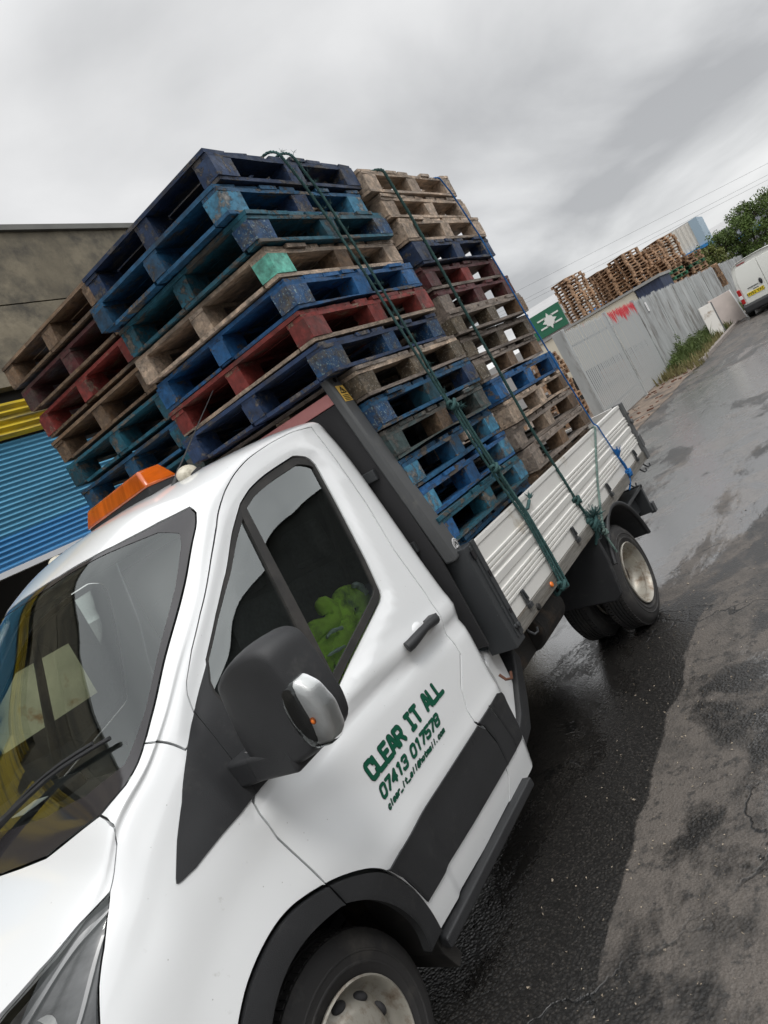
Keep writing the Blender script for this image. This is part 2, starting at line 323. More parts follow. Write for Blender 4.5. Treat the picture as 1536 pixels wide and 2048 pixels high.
def keys(x):
    i,t,h=pchip_w(XS,x); t=t[:,None]; h=h[:,None]
    a=2*t**3-3*t**2+1; b=t**3-2*t**2+t; c=-2*t**3+3*t**2; d=t**3-t**2
    return (a*KY[i]+b*h*MY[i]+c*KY[i+1]+d*h*MY[i+1], a*KZ[i]+b*h*MZ[i]+c*KZ[i+1]+d*h*MZ[i+1])
def cr(K,s):
    n=K.shape[1]; i=np.clip(np.floor(s).astype(int),0,n-2); t=s-i; r=np.arange(len(s))
    p1=K[r,i]; p2=K[r,i+1]
    p0=np.where(i>0,K[r,np.maximum(i-1,0)],2*p1-p2)
    return p0,p1,p2,i,t,r
def crv(K,s,odd):
    n=K.shape[1]; p0,p1,p2,i,t,r=cr(K,s)
    p3=np.where(i<n-2,K[r,np.minimum(i+2,n-1)], (-K[r,n-2] if odd else K[r,n-2]))
    return .5*(2*p1+(p2-p0)*t+(2*p0-5*p1+4*p2-p3)*t*t+(3*p1-p0-3*p2+p3)*t**3)
def sm(a,b,v):
    t=np.clip((v-a)/(b-a),0,1); return t*t*(3-2*t)
WIN=np.array([(1.115,1.987),(1.165,1.954),(1.167,1.895),(1.136,1.767),(1.098,1.631),(1.058,1.5),(1.012,1.373),(.974,1.344),(.90,1.323),(.708,1.271),(.475,1.209),(.135,1.164),(.0,1.15),(.0,1.38),(.09,1.48),(.174,1.546),(.306,1.644),(.435,1.737),(.59,1.857),(.688,1.926),(.767,1.952),(.912,1.979),(1.02,1.989)])
def segd(px,pz,P):
    d=np.full(px.shape,9.)
    for i in range(len(P)):
        a=P[i];b=P[(i+1)%len(P)];ab=b-a
        t=np.clip(((px-a[0])*ab[0]+(pz-a[1])*ab[1])/(ab@ab),0,1)
        d=np.minimum(d,np.hypot(px-a[0]-t*ab[0],pz-a[1]-t*ab[1]))
    return d
def inside(px,pz,P):
    c=np.zeros(px.shape,bool); j=len(P)-1
    for i in range(len(P)):
        xi,zi=P[i];xj,zj=P[j]
        with np.errstate(divide='ignore',invalid='ignore'):
            c^=((zi>pz)!=(zj>pz))&(px<(xj-xi)*(pz-zi)/(zj-zi+1e-12)+xi)
        j=i
    return c
def body(x,s,detail=True):
    x=np.atleast_1d(np.asarray(x,float)); s=np.atleast_1d(np.asarray(s,float)); x,s=np.broadcast_arrays(x,s)
    sh=x.shape; x=x.ravel(); s=s.ravel()
    ky,kz=keys(x); y=crv(ky,s,True); z=crv(kz,s,False)
    if detail:
        side=1-sm(5.5,6.6,s)
        r=np.hypot(x,z-.345)
        y=y+side*.024*(1-sm(.49,.50+.16*sm(.45,.8,z)+.04,r))*sm(-.9,-.55,x)*(1-.5*sm(.1,.3,x)*(1-sm(.45,.8,z)))
        zc=1.115-.055*sm(.5,1.3,x)
        fade=sm(.02,.35,x)*side
        y=y-fade*(.014*np.exp(-((z-zc+.005)/.035)**2)-.008*np.exp(-((z-zc-.07)/.04)**2)-.006*np.exp(-((z-.72)/.04)**2))
        d=segd(x,z,WIN); ins=inside(x,z,WIN)
        y=y-side*.013*np.where(ins,1,1-sm(.0,.07,d))
    x=x+sm(1.15,1.405,x)*(-.02+.05*sm(1.2,1.9,z)-.03*(1-sm(.7,1.15,z)))
    return np.stack([x,-y,z],-1).reshape(sh+(3,))
# ------------------------------------------------------------ truck: cab panels cut from one body surface
SK = .13
def bnorm(x, s, sgn=1):
    h = 1e-3
    xa = np.clip(x+h, -1.02, 1.405); xb = np.clip(x-h, -1.02, 1.405)
    a = body(xa, s)-body(xb, s); b = body(x, np.clip(s+h*6, 0, 9))-body(x, np.clip(s-h*6, 0, 9))
    n = np.cross(a, b); n /= np.linalg.norm(n, axis=-1, keepdims=True)+1e-12
    return n
TRUCK = empty('tipper_truck', (0, 0, 0), label='white dropside tipper truck stacked high with pallets, parked on the wet road', cat='truck')
def resamp(poly, step):
    o = []
    for i in range(len(poly)):
        a = np.array(poly[i]); b = np.array(poly[(i+1) % len(poly)]); n = max(1, int(np.ceil(np.linalg.norm(b-a)/step)))
        for k in range(n): o.append(a+(b-a)*k/n)
    return np.array(o)
def shrink(P, g, cen):
    A = 0.5*np.sum(P[:, 0]*np.roll(P[:, 1], -1)-np.roll(P[:, 0], -1)*P[:, 1]); sg = 1 if A > 0 else -1
    d1 = P-np.roll(P, 1, 0); d2 = np.roll(P, -1, 0)-P
    d = d1/(np.linalg.norm(d1, axis=1, keepdims=True)+1e-9)+d2/(np.linalg.norm(d2, axis=1, keepdims=True)+1e-9)
    d /= np.linalg.norm(d, axis=1, keepdims=True)+1e-9
    n = np.stack([-d[:, 1], d[:, 0]], 1)*sg
    q = P+n*g
    if cen:
        m_ = P[:, 1] > 9*SK-1e-4; q[m_, 1] = P[m_, 1]
    return q
def panel_data(outline, holes=(), off=0., gap=.0032, skirt=.018, dx=.024, ds=.12, cen=False, roll=.0018, step=.022):
    loops = [shrink(resamp([(p[0], p[1]*SK) for p in outline], step), gap, cen)]
    for h in holes: loops.append(shrink(resamp([(p[0], p[1]*SK) for p in h], step), -gap, False))
    O = loops[0]; pts = [p for l in loops for p in l]; idx = []; n = 0
    edges = []
    for l in loops:
        idx.append((n, len(l))); edges += [(n+i, n+(i+1) % len(l)) for i in range(len(l))]; n += len(l)
    nb = n
    def ins(x, z):
        r_ = inside(x, z, O)
        for l in loops[1:]: r_ &= ~inside(x, z, l)
        return r_
    def dist(x, z):
        d = segd(x, z, O)
        for l in loops[1:]: d = np.minimum(d, segd(x, z, l))
        return d
    rings = [shrink(l, .006 if k == 0 else -.006, cen) for k, l in enumerate(loops)]
    ring = np.concatenate(rings)
    ok = ins(ring[:, 0], ring[:, 1]) & (dist(ring[:, 0], ring[:, 1]) > .0045)
    pts += list(ring[ok])
    x0, x1 = O[:, 0].min(), O[:, 0].max(); s0, s1 = O[:, 1].min(), O[:, 1].max()
    gx, gz = np.meshgrid(np.arange(x0, x1, dx), np.arange(s0, s1, ds*SK)); gx = gx.ravel(); gz = gz.ravel()
    ok = ins(gx, gz) & (dist(gx, gz) > .011)
    pts += list(np.stack([gx[ok], gz[ok]], 1))
    V, E_, F, ov, oe, of = delaunay_2d_cdt([Vector((float(p[0]), float(p[1]))) for p in pts], edges, [], 0, 1e-6)
    V = np.array([(v.x, v.y) for v in V])
    tri = np.array([f for f in F if len(f) == 3]); c = V[tri].mean(1); tri = tri[ins(c[:, 0], c[:, 1])]
    x = np.clip(V[:, 0], -1.03, 1.405); s = np.clip(V[:, 1]/SK, 0, 9)
    nn = bnorm(x, s)
    d = dist(V[:, 0], V[:, 1]); drop = roll*(d < 1e-5)
    if cen: drop[V[:, 1] > 9*SK-1e-4] = 0
    P3 = body(x, s)+nn*(off-drop)[:, None]
    # boundary edges -> skirt
    cnt = {}
    for t_ in tri:
        for a, b in ((t_[0], t_[1]), (t_[1], t_[2]), (t_[2], t_[0])):
            k = (min(a, b), max(a, b)); cnt[k] = None if k in cnt else (a, b)
    be = [v for v in cnt.values() if v is not None]
    if cen: be = [e_ for e_ in be if not (V[e_[0], 1] > 9*SK-1e-4 and V[e_[1], 1] > 9*SK-1e-4)]
    verts = [tuple(p) for p in P3]; nrm = [tuple(p) for p in nn]; faces = [tuple(int(i) for i in t_) for t_ in tri]
    if skirt:
        for a, b in be:
            n0 = len(verts); pa, pb = P3[a], P3[b]; side = np.cross(pb-pa, nn[a]); side /= np.linalg.norm(side)+1e-9
            verts += [tuple(pa), tuple(pb), tuple(pb-nn[b]*skirt), tuple(pa-nn[a]*skirt)]
            nrm += [tuple(side)]*4; faces.append((n0+1, n0, n0+3, n0+2))
    return verts, faces, nrm
def panel_mesh(datas, mirror=False):
    v = []; f = []; n = []
    for (a, b, c) in datas:
        k = len(v); v += a; f += [tuple(i+k for i in q) for q in b]; n += c
    if mirror:
        mp_ = []; k = len(v)
        for i in range(k):
            if abs(v[i][1]) < 2e-5: v[i] = (v[i][0], 0.0, v[i][2]); n[i] = (n[i][0], 0.0, n[i][2]); mp_.append(i)
            else: mp_.append(len(v)); v.append((v[i][0], -v[i][1], v[i][2])); n.append((n[i][0], -n[i][1], n[i][2]))
        f += [tuple(mp_[i] for i in reversed(q)) for q in list(f)]
    me = bpy.data.meshes.new('panel'); me.from_pydata(v, [], f)
    me.polygons.foreach_set('use_smooth', [True]*len(f)); me.update()
    try: me.normals_split_custom_set_from_vertices(n)
    except Exception as ex: print('normals', ex)
    return me
def flip(d): return ([(p[0], -p[1], p[2]) for p in d[0]], [tuple(reversed(q)) for q in d[1]], [(p[0], -p[1], p[2]) for p in d[2]])
def panel(name, outline, mt, parent=None, sides='both', **k):
    """sides: both = one mesh for the two sides; near; pair = one object on each side"""
    d = panel_data(outline, **k)
    if sides == 'both': return mkobj(name, panel_mesh([d], True), mt, parent or TRUCK, inv=False)
    o = mkobj(name, panel_mesh([d]), mt, parent or TRUCK, inv=False)
    if sides == 'pair': return o, mkobj(name, panel_mesh([flip(d)]), mt, parent or TRUCK, inv=False)
    return o

def spl(P, n=5):
    P = [np.array(p, float) for p in P]; o = []
    for i in range(len(P)-1):
        p0 = P[max(i-1, 0)]; p1 = P[i]; p2 = P[i+1]; p3 = P[min(i+2, len(P)-1)]
        for k in range(n):
            t = k/n; q = .5*(2*p1+(p2-p0)*t+(2*p0-5*p1+4*p2-p3)*t*t+(3*p1-p0-3*p2+p3)*t**3); o.append((float(q[0]), float(q[1])))
    return o+[tuple(P[-1])]
def relax(P, n=1):
    P = [np.array(p, float) for p in P]
    for _ in range(n): P = [P[0]]+[(P[i-1]+2*P[i]+P[i+1])/4 for i in range(1, len(P)-1)]+[P[-1]]
    return [tuple(p) for p in P]
DF = [(1.29, 6.345), (1.1801, 6.502), (1.0031, 6.50), (.8547, 6.43), (.7436, 6.36), (.6639, 6.26), (.5947, 6.12), (.5329, 6.03), (.3923, 5.985), (.2612, 5.99), (.1545, 5.90), (.0751, 5.70), (.0514, 5.48), (.034, 4.951), (.032, 4.305), (.031, 3.883), (.0305, 3.583), (.029, 3.368), (.0227, 3.258), (.004, 3.2), (-.006, 3.086), (-.0059, 2.795), (.0127, 2.464), (.0327, 2.118)]
ARC_O = [(.0327, 2.118), (.0908, 2.025), (.1564, 1.906), (.2092, 1.79), (.2418, 1.685), (.293, 1.435), (.3219, 1.195), (.3437, .94), (.3497, .388)]
ARC_O = spl(relax(ARC_O, 1), 4)
ARO = spl(relax([(-.57, .30), (-.56, .45), (-.54, .95), (-.5, 1.5), (-.45, 1.90), (-.41, 2.06), (-.368, 2.167), (-.267, 2.29), (-.1747, 2.328), (-.1072, 2.310), (-.0384, 2.231), (.0327, 2.118)], 1), 4)
DR = [(.352, .30), (.7489, .182), (1.02, .20), (1.085, .7), (1.1006, 1.332), (1.07, 1.62), (1.034, 1.762), (1.035, 1.938), (1.075, 2.185), (1.13, 2.33), (1.1932, 2.485), (1.1968, 2.787), (1.2076, 3.061), (1.226, 3.461), (1.2327, 4.201), (1.2717, 4.935), (1.2798, 5.53)]
DOOR = DF+ARC_O[1:]+DR
WINO = [(1.0201, 5.86), (1.085, 5.865), (1.1147, 5.83), (1.150, 5.77), (1.1652, 5.717), (1.172, 5.64), (1.1668, 5.545), (1.1365, 5.198), (1.0978, 4.778), (1.0581, 4.337), (1.0116, 3.907), (1.0, 3.85), (.9742, 3.802), (.9006, 3.727), (.708, 3.535), (.4751, 3.306), (.30, 3.235), (.1801, 3.25), (.145, 3.35), (.1232, 3.884), (.1169, 4.529), (.13, 4.85), (.1744, 5.187), (.3057, 5.376), (.4349, 5.438), (.5905, 5.654), (.6878, 5.80), (.7665, 5.842), (.9124, 5.856)]
def inset(poly, g):
    Q = shrink(np.array([(p[0], p[1]*SK) for p in resamp(poly, .03)]) if False else resamp([(p[0], p[1]*SK) for p in poly], .03), g, False)
    return [(float(p[0]), float(p[1]/SK)) for p in Q]
doors = panel('door', DOOR, M['white'], holes=[WINO], sides='pair', step=.016, dx=.02, ds=.1)
WS_EDGE = [(.5509, 7.10), (.530, 6.95), (.5, 6.90), (.4807, 6.89), (.2922, 6.93), (.0791, 6.945), (-.0628, 6.945), (-.1166, 6.931), (-.167, 6.916), (-.2237, 6.915), (-.2539, 6.975), (-.2971, 7.083)]
WS_TOP = [(.4977, 7.451), (.411, 7.864), (.37, 8.15), (.33, 8.55), (.315, 9)]
HOODR = [(-.3183, 7.278), (-.3407, 7.483), (-.3608, 7.667), (-.3745, 7.988), (-.3845, 8.27), (-.392, 9)]
HOODS = [(-.2971, 7.083), (-.3129, 6.794), (-.3177, 6.30), (-.3328, 6.06), (-.3736, 5.97), (-.4043, 5.92)]
HLT = [(-.486, 6.491), (-.5826, 6.93), (-.663, 7.20), (-.78, 7.45), (-.88, 7.5)]
HLR = [(-.4468, 5.544), (-.4893, 5.047), (-.5439, 4.577), (-.5848, 4.104), (-.66, 3.75), (-.80, 3.5), (-.90, 3.6)]
WS = WS_EDGE+list(HOODR)+[(p[0], p[1]) for p in reversed(WS_TOP)]
panel('windscreen', WS, M['glass'], cen=True, off=-.004, skirt=.004, roll=0)
# painted black frit band on the glass edge
def band(poly, w, name, mt, off, cen=False, w2=None):
    ino = inset(poly, w)
    return panel(name, poly, mt, holes=[ino], off=off, gap=.001, skirt=.002, roll=0)
FB = WS_EDGE+[(-.318, 7.278), (-.3608, 7.667), (-.3845, 8.27), (-.392, 9), (-.30, 9), (-.295, 8.3), (-.28, 7.8), (-.245, 7.42), (-.17, 7.14), (-.04, 7.09), (.0791, 7.09), (.2922, 7.09), (.42, 7.11), (.455, 7.17), (.455, 7.42), (.395, 7.80), (.345, 8.15), (.295, 8.6), (.28, 9)]+list(reversed(WS_TOP))
panel('frit_band', FB, M['frit'], cen=True, off=-.0025, skirt=.002, roll=0, gap=.003)
SHELL = [(-.099, 6.268), (-.1166, 6.931), (-.0628, 6.945), (.0791, 6.945), (.2922, 6.93), (.4807, 6.89), (.5, 6.90), (.53, 6.95), (.5509, 7.10)]+WS_TOP+[(1.405, 9), (1.405, 0), (1.02, 0), (1.02, .20)]+DR[3:]+[DF[0]]+DF[1:15]+[(-.06, 4.837)]
panel('cab_shell', SHELL, M['white'], cen=True)
PIL = [(-.099, 6.268), (-.1166, 6.931), (-.167, 6.916), (-.2237, 6.915), (-.2539, 6.975), (-.2971, 7.083)]
FEN = [(-.06, 4.837), (-.099, 6.268)]+PIL[1:]+HOODS[1:]+HLR[:5]+[(-.70, 3.0), (-.74, 2.3), (-.62, 1.0)]+ARO+list(reversed(DF[15:23]))+[DF[14]]
panel('front_wing', FEN, M['white'], sides='pair')
HOOD = HOODR[::-1]+[HOODS[0]]+HOODS[1:]+HLT+[(-.95, 7.6), (-.97, 9)]
panel('bonnet', HOOD, M['white'], cen=True)
HL = [HOODS[-1]]+HLR+[(-.93, 4.5), (-.93, 6.5)]+list(reversed(HLT))
for o in panel('headlight', HL, M['lens'], sides='pair', off=-.001, skirt=.003):
    pass
for sgn in (0, 1):
    d = panel_data(HL, off=-.022, gap=.012, skirt=0, roll=0)
    if sgn: d = flip(d)
    hp = [o for o in bpy.data.objects if o.name.startswith('headlight')][sgn]
    mkobj('housing', panel_mesh([d]), M['lamp_grey'], hp, inv=False)
    b = MB(); y = -.80 if not sgn else .80
    for cx, cz, r_ in ((-.62, 1.03, .045), (-.74, .95, .045), (-.70, 1.03, .03)):
        b.lathe([(.004, .03), (r_*.5, .026), (r_*.85, .008), (r_, -.02), (r_*1.05, -.022), (r_*1.05, .03)], (cx, y*.985, cz), 24, ax='x')
    b.obj('reflector', M['chrome'], hp, smooth=40, inv=False)
    for q_, (poly, mt_) in enumerate(((spl([(-.43, 5.75), (-.50, 6.25), (-.60, 6.65), (-.70, 6.95)], 3)+spl([(-.70, 6.80), (-.60, 6.48), (-.50, 6.05), (-.43, 5.68)], 3), 'lamp_strip'), (spl([(-.47, 5.35), (-.53, 5.0), (-.60, 4.75), (-.66, 4.7)], 3)+spl([(-.66, 4.82), (-.60, 4.9), (-.535, 5.15), (-.475, 5.45)], 3), 'lamp_strip'))):
        d2 = panel_data(poly, off=-.012, gap=0, skirt=.004, roll=0)
        if sgn: d2 = flip(d2)
        mkobj('chrome_strip', panel_mesh([d2]), M[mt_], hp, inv=False)
BUMP = [(-.57, 0), (-.57, .30), (-.62, 1.0), (-.74, 2.3), (-.70, 3.0), (-.66, 3.75), (-.80, 3.5), (-.90, 3.6), (-.93, 4.2), (-1.02, 4.2), (-1.02, 0)]
panel('front_bumper', BUMP, M['black_plastic'], sides='pair')
panel('grille', [(-.93, 4.3), (-1.02, 4.3), (-1.02, 9), (-.975, 9), (-.95, 7.6), (-.88, 7.5), (-.93, 6.5)], M['black_plastic'], cen=True)
# black plastic wheel arch lips
ARI_F = spl(relax([(.0513, 1.827), (-.0613, 1.96), (-.1433, 2.010), (-.2269, 1.99), (-.3119, 1.86), (-.37, 1.62), (-.42, 1.25), (-.45, .8), (-.47, .35)], 1), 4)
ARI_R = spl(relax([(.2612, .40), (.2683, .766), (.254, 1.034), (.2174, 1.345), (.1384, 1.659), (.0513, 1.827)], 1), 4)
panel('wheel_arch_trim', ARO+ARI_F, M['black_plastic'], sides='pair', off=.012, skirt=.03, roll=.005)
panel('wheel_arch_trim', [(.0327, 2.118)]+ARC_O[1:]+[(.352, .30), (.262, .28)]+ARI_R, M['black_plastic'], sides='pair', off=.012, skirt=.03, roll=.005)
# door cladding
CT = [(.2418, 1.685), (.3184, 1.709), (.3725, 1.713), (.6422, 1.715), (1.034, 1.735)]
CB = [(1.10, .872), (1.0069, .872), (.7458, .885), (.4545, .935), (.3437, .94), (.3219, 1.195), (.293, 1.435)]
CT = [CT[0]]+spl(CT[1:], 3)
for o in panel('side_cladding', CT+[(1.075, 1.60), (1.1006, 1.332)]+CB, M['black_plastic'], sides='pair', off=.013, skirt=.02, roll=.007, gap=.004): pass
panel('side_cladding', [(1.034, 1.735), (1.165, 1.74), (1.2, 1.5), (1.2249, 1.119), (1.215, .872), (1.10, .872), (1.1006, 1.332), (1.075, 1.60)], M['black_plastic'], sides='pair', off=.011, skirt=.02, roll=.005, gap=.003)
panel('side_cladding', [(1.165, 1.74), (1.30, 1.75), (1.39, 1.65), (1.40, .872), (1.215, .872), (1.2249, 1.119), (1.2, 1.5)], M['black_plastic'], sides='pair', off=.009, skirt=.02, roll=.005, gap=.003)
# mirror sail: black triangle, split by the door shut line
SAILR = [(.1722, 5.15), (.128, 4.85), (.1169, 4.529), (.1232, 3.884), (.145, 3.35), (.1801, 3.25), (.1423, 3.193), (.029, 3.228)]
panel('mirror_base', [(.09, 5.07), (.0518, 5.02), (.034, 4.98), (.032, 4.305), (.031, 3.883), (.0305, 3.583), (.029, 3.228)]+SAILR[-2::-1], M['black_plastic'], sides='pair', off=.006, skirt=.008, gap=.0006)
panel('corner_trim', [(.032, 4.97), (.0023, 4.95), (-.0576, 4.788), (-.1587, 4.141), (-.2304, 3.875), (-.2886, 3.606), (-.2955, 3.56), (-.2913, 3.519), (-.2765, 3.473), (-.2373, 3.40), (-.152, 3.347), (-.0089, 3.245), (.029, 3.228), (.0305, 3.583), (.031, 3.883), (.032, 4.305)], M['black_plastic'], sides='pair', off=.006, skirt=.008, gap=.0006)
# side window: rubber, panes, divider
WIN1 = inset(WINO, .024)
fr_ = panel('window_seal', WINO, M['rubber'], holes=[inset(WINO, .014)], sides='pair', off=-.003, skirt=.012, gap=0, roll=.003)
panel('door_window', WINO, M['dglass'], sides='pair', off=-.014, skirt=0, gap=.010, roll=0)
panel('window_bar', [(.6615, 5.70), (.7034, 5.72), (.5346, 3.40), (.476, 3.38)], M['rubber'], sides='pair', off=-.002, skirt=.012, gap=0, roll=.002)
# door dish, scuffs are in the paint; handle
def bodyat(x, z):   # y of the near side at a given x, z
    lo, hi = 0., 6.5
    for _ in range(40):
        md = (lo+hi)/2
        if body(x, md)[0][2] < z: lo = md
        else: hi = md
    p = body(x, lo)[0]; return float(p[1]), lo
for sgn, dr in ((1, doors[0]), (-1, doors[1])):
    b = MB(); y0 = -1.022
    path = []; rs = []
    for k in range(15):
        t = k/14; x = .897+.245*t; z = 1.147+.014*math.sin(t*PI)
        path.append((x, sgn*(y0-.012-.030*math.sin(t*PI)**.55), z)); rs.append(.0175+.005*abs(math.cos(t*PI)))
    b.tube(path, rs, 12)
    b.box(1.085, 1.145, min(sgn*(y0+.01), sgn*(y0-.036)), max(sgn*(y0+.01), sgn*(y0-.036)), 1.135, 1.170)
    h = b.obj('handle', M['black_plastic'], dr, smooth=40, bev=.004, inv=False)
    b = MB(); b.sphere((1.035, sgn*(y0+.018), 1.15), (.062, .024, .045), 12)
    b.obj('handle_cup', M['white'], dr, smooth=60, inv=False)
# cab rear wall, floor and lining
b = MB()
RW = [body(1.402, s_)[0] for s_ in np.linspace(0, 9, 46)]
RW = [(1.398 if p[2] < 1.2 else 1.40+.03*min(1, (p[2]-1.2)/.7), p[1], p[2]) for p in RW]
pl = [(p[0]-.01, p[1]*.995, p[2]) for p in RW]; pr = [(p[0], -p[1], p[2]) for p in reversed(pl[:-1])]
b.add(pl+pr, [tuple(range(len(pl)+len(pr)))])
b.obj('cab_rear_wall', M['white'], TRUCK)
b = MB()
b.box(1.29, 1.33, -.90, .90, .45, 1.32); b.box(1.27, 1.31, -.80, .80, 1.32, 1.98)
b.box(.45, 1.29, -.94, .94, .43, .47); b.box(-.5, .44, -.6, .6, .43, .47)
b.obj('cab_floor', M['dark_in'], TRUCK)
b = MB(); b.prism([(.60, 2.0), (.72, 2.04), (1.28, 2.06), (1.28, 2.03), (.72, 2.01), (.60, 1.985)], 'y', -.66, .66)
b.obj('roof_lining', M['liner'], TRUCK)
b = MB()
# dashboard
b.prism([(-.27, 1.285), (-.16, 1.31), (.02, 1.30), (.16, 1.24), (.20, 1.12), (.10, .95), (.05, .6), (-.30, .6), (-.30, 1.2)], 'y', -.82, .82)
b.box(.0, .19, .12, .62, 1.22, 1.335); b.box(.05, .22, -.16, .16, .92, 1.28)
dash = b.obj('dashboard', M['dark_in'], TRUCK, bev=.02, smooth=50)
b = MB(); c0 = Vector((.30, .42, 1.20)); nn_ = Vector((.72, 0, .70)).normalized(); e1 = Vector((0, 1, 0)); e2 = nn_.cross(e1)
b.tube([c0+(e1*math.cos(a)+e2*math.sin(a))*.19 for a in np.linspace(0, 2*PI, 33)], .016, 8, cap=False)
for a in (0.2, PI-.2, -PI/2): b.tube([c0, c0+(e1*math.cos(a)+e2*math.sin(a))*.19], .014, 6)
b.tube([c0-nn_*.02, c0+nn_*.03], .055, 14); b.tube([c0, c0-nn_*.25], .03, 8)
b.obj('steering_wheel', M['dark_in'], TRUCK, smooth=50)
for y0, w in ((.22, .50), (-.32, .42), (-.80, .44)):
    b = MB(); b.prism([(.62, .86), (.70, .98), (1.12, .93), (1.20, .84), (1.15, .72), (.65, .72)], 'y', y0, y0+w)
    s_ = b.obj('seat', M['seat'], TRUCK, bev=.04, seg=3, smooth=50)
    b = MB(); b.prism([(1.06, .93), (1.16, 1.52), (1.22, 1.54), (1.27, 1.50), (1.24, .90)], 'y', y0, y0+w); b.obj('seat_back', M['seat'], s_, bev=.04, seg=3, smooth=50, inv=False)
    b = MB(); b.box(1.16, 1.24, y0+w/2-.11, y0+w/2+.11, 1.56, 1.74); b.obj('headrest', M['seat'], s_, bev=.03, seg=3, smooth=50, inv=False)
# hidden corner pillars and belts inside
b = MB(); b.tube([(1.20, -.79, 1.86), (1.12, -.76, 1.45), (.95, -.66, 1.02)], .012, 6); b.obj('seat_belt', M['dark_in'], TRUCK)
# papers on the dash
b = MB(); b.box(-.02, .12, -.62, -.50, 1.318, 1.322, Matrix.Rotation(.0, 4, 'Z')); b.box(-.1, .0, .05, .15, 1.338, 1.341)
b.obj('paper', M['paper'], TRUCK)
# hi vis jacket heaped behind the near side window
random.seed(21)
def cloth_blob(c, r, seed, n=26, fold=.35):
    rn = random.Random(seed); ph = [(rn.uniform(2, 6), rn.uniform(0, 6), rn.uniform(2, 5), rn.uniform(0, 6), rn.uniform(.3, 1)) for _ in range(7)]
    v = []; f = []
    for i in range(n+1):
        th = PI*i/n
        for k in range(2*n):
            a = PI*k/n; q = sum(w*math.sin(p1*a+p2)*math.sin(p3*th+p4) for p1, p2, p3, p4, w in ph)/3
            q = 1+fold*(1-abs(q)*1.6)*math.sin(th)
            v.append((c[0]+r[0]*q*math.sin(th)*math.cos(a), c[1]+r[1]*q*math.sin(th)*math.sin(a), c[2]+r[2]*q*math.cos(th)))
    for i in range(n):
        for k in range(2*n): f.append((i*2*n+k, (i+1)*2*n+k, (i+1)*2*n+(k+1) % (2*n), i*2*n+(k+1) % (2*n)))
    return v, f
JK = empty('hi_vis_jacket', (.85, -.78, 1.0), label='crumpled green hi-vis jacket heaped inside the passenger window of the truck', cat='jacket')
def cloth_band(b, path, w, y0, seed, bulge=.035, wr=.008):
    rn = random.Random(seed); P = smooth2(path, 26); n = len(P); m_ = 14; V = []; F = []; a1, a2 = rn.uniform(0, 6), rn.uniform(0, 6)
    for i, p in enumerate(P):
        t = i/(n-1); d = P[min(i+1, n-1)]-P[max(i-1, 0)]; d = d/(np.linalg.norm(d)+1e-9); q = np.array([-d[1], d[0]]); ww = w*(.55+.45*math.sin(PI*min(1, .12+t*.95))**.5)
        for k in range(m_):
            a = 2*PI*k/m_; u = math.cos(a); s_ = math.sin(a); f_ = wr*math.sin(9*u+a1+7*t)*math.sin(5*t*3+a2+2*u)+wr*.6*math.sin(23*t+a2+4*u)
            c = p+q*u*ww/2*(1+.15*math.sin(13*t+a1)); V.append((c[0], y0-(bulge*s_*(1 if s_ > 0 else .5)+f_), c[1]))
    for i in range(n-1):
        for k in range(m_): F.append((i*m_+k, i*m_+(k+1) % m_, (i+1)*m_+(k+1) % m_, (i+1)*m_+k))
    F += [tuple(range(m_)), tuple((n-1)*m_+k for k in reversed(range(m_)))]; b.add(V, F)
def smooth2(path, n):
    S_ = np.array(spl(path, 12)); L_ = np.concatenate([[0], np.cumsum(np.linalg.norm(np.diff(S_, axis=0), axis=1))]); t = np.linspace(0, L_[-1], n)
    return np.stack([np.interp(t, L_, S_[:, 0]), np.interp(t, L_, S_[:, 1])], 1)
b = MB()
cloth_band(b, [(1.04, 1.30), (1.03, 1.37), (.97, 1.40), (.91, 1.375), (.90, 1.33), (.86, 1.31), (.79, 1.315)], .115, -.835, 1, .022, .007)
cloth_band(b, [(.77, 1.44), (.82, 1.435), (.835, 1.39), (.79, 1.37), (.72, 1.385), (.66, 1.38), (.60, 1.36), (.55, 1.30)], .075, -.850, 2, .02, .007)
cloth_band(b, [(1.0, 1.27), (.92, 1.28), (.84, 1.29), (.74, 1.31), (.66, 1.33), (.60, 1.30)], .115, -.830, 3, .022, .007)
cloth_band(b, [(.95, 1.24), (.86, 1.26), (.79, 1.25), (.74, 1.20), (.70, 1.14)], .13, -.845, 4, .022, .007)
cloth_band(b, [(.70, 1.28), (.64, 1.24), (.58, 1.20), (.52, 1.14)], .13, -.835, 5, .022, .007)
cloth_band(b, [(1.04, 1.24), (.95, 1.16), (.80, 1.10), (.60, 1.06)], .16, -.80, 6, .06)
b.obj('cloth', M['hivis'], JK, smooth=180)
b = MB()
cloth_band(b, [(1.055, 1.37), (1.035, 1.42), (1.0, 1.43)], .03, -.86, 7, .012, .003); cloth_band(b, [(.80, 1.335), (.74, 1.35), (.70, 1.345)], .016, -.885, 8, .008, .002); cloth_band(b, [(.76, 1.275), (.70, 1.285), (.66, 1.29)], .014, -.885, 9, .008, .002)
b.obj('reflective_strip', M['reflect'], JK, smooth=180)
b = MB(); cloth_band(b, [(.90, 1.40), (.87, 1.36), (.85, 1.33), (.78, 1.34), (.70, 1.35)], .07, -.80, 11, .03); b.obj('dark_panel', M['seat'], JK, smooth=180)
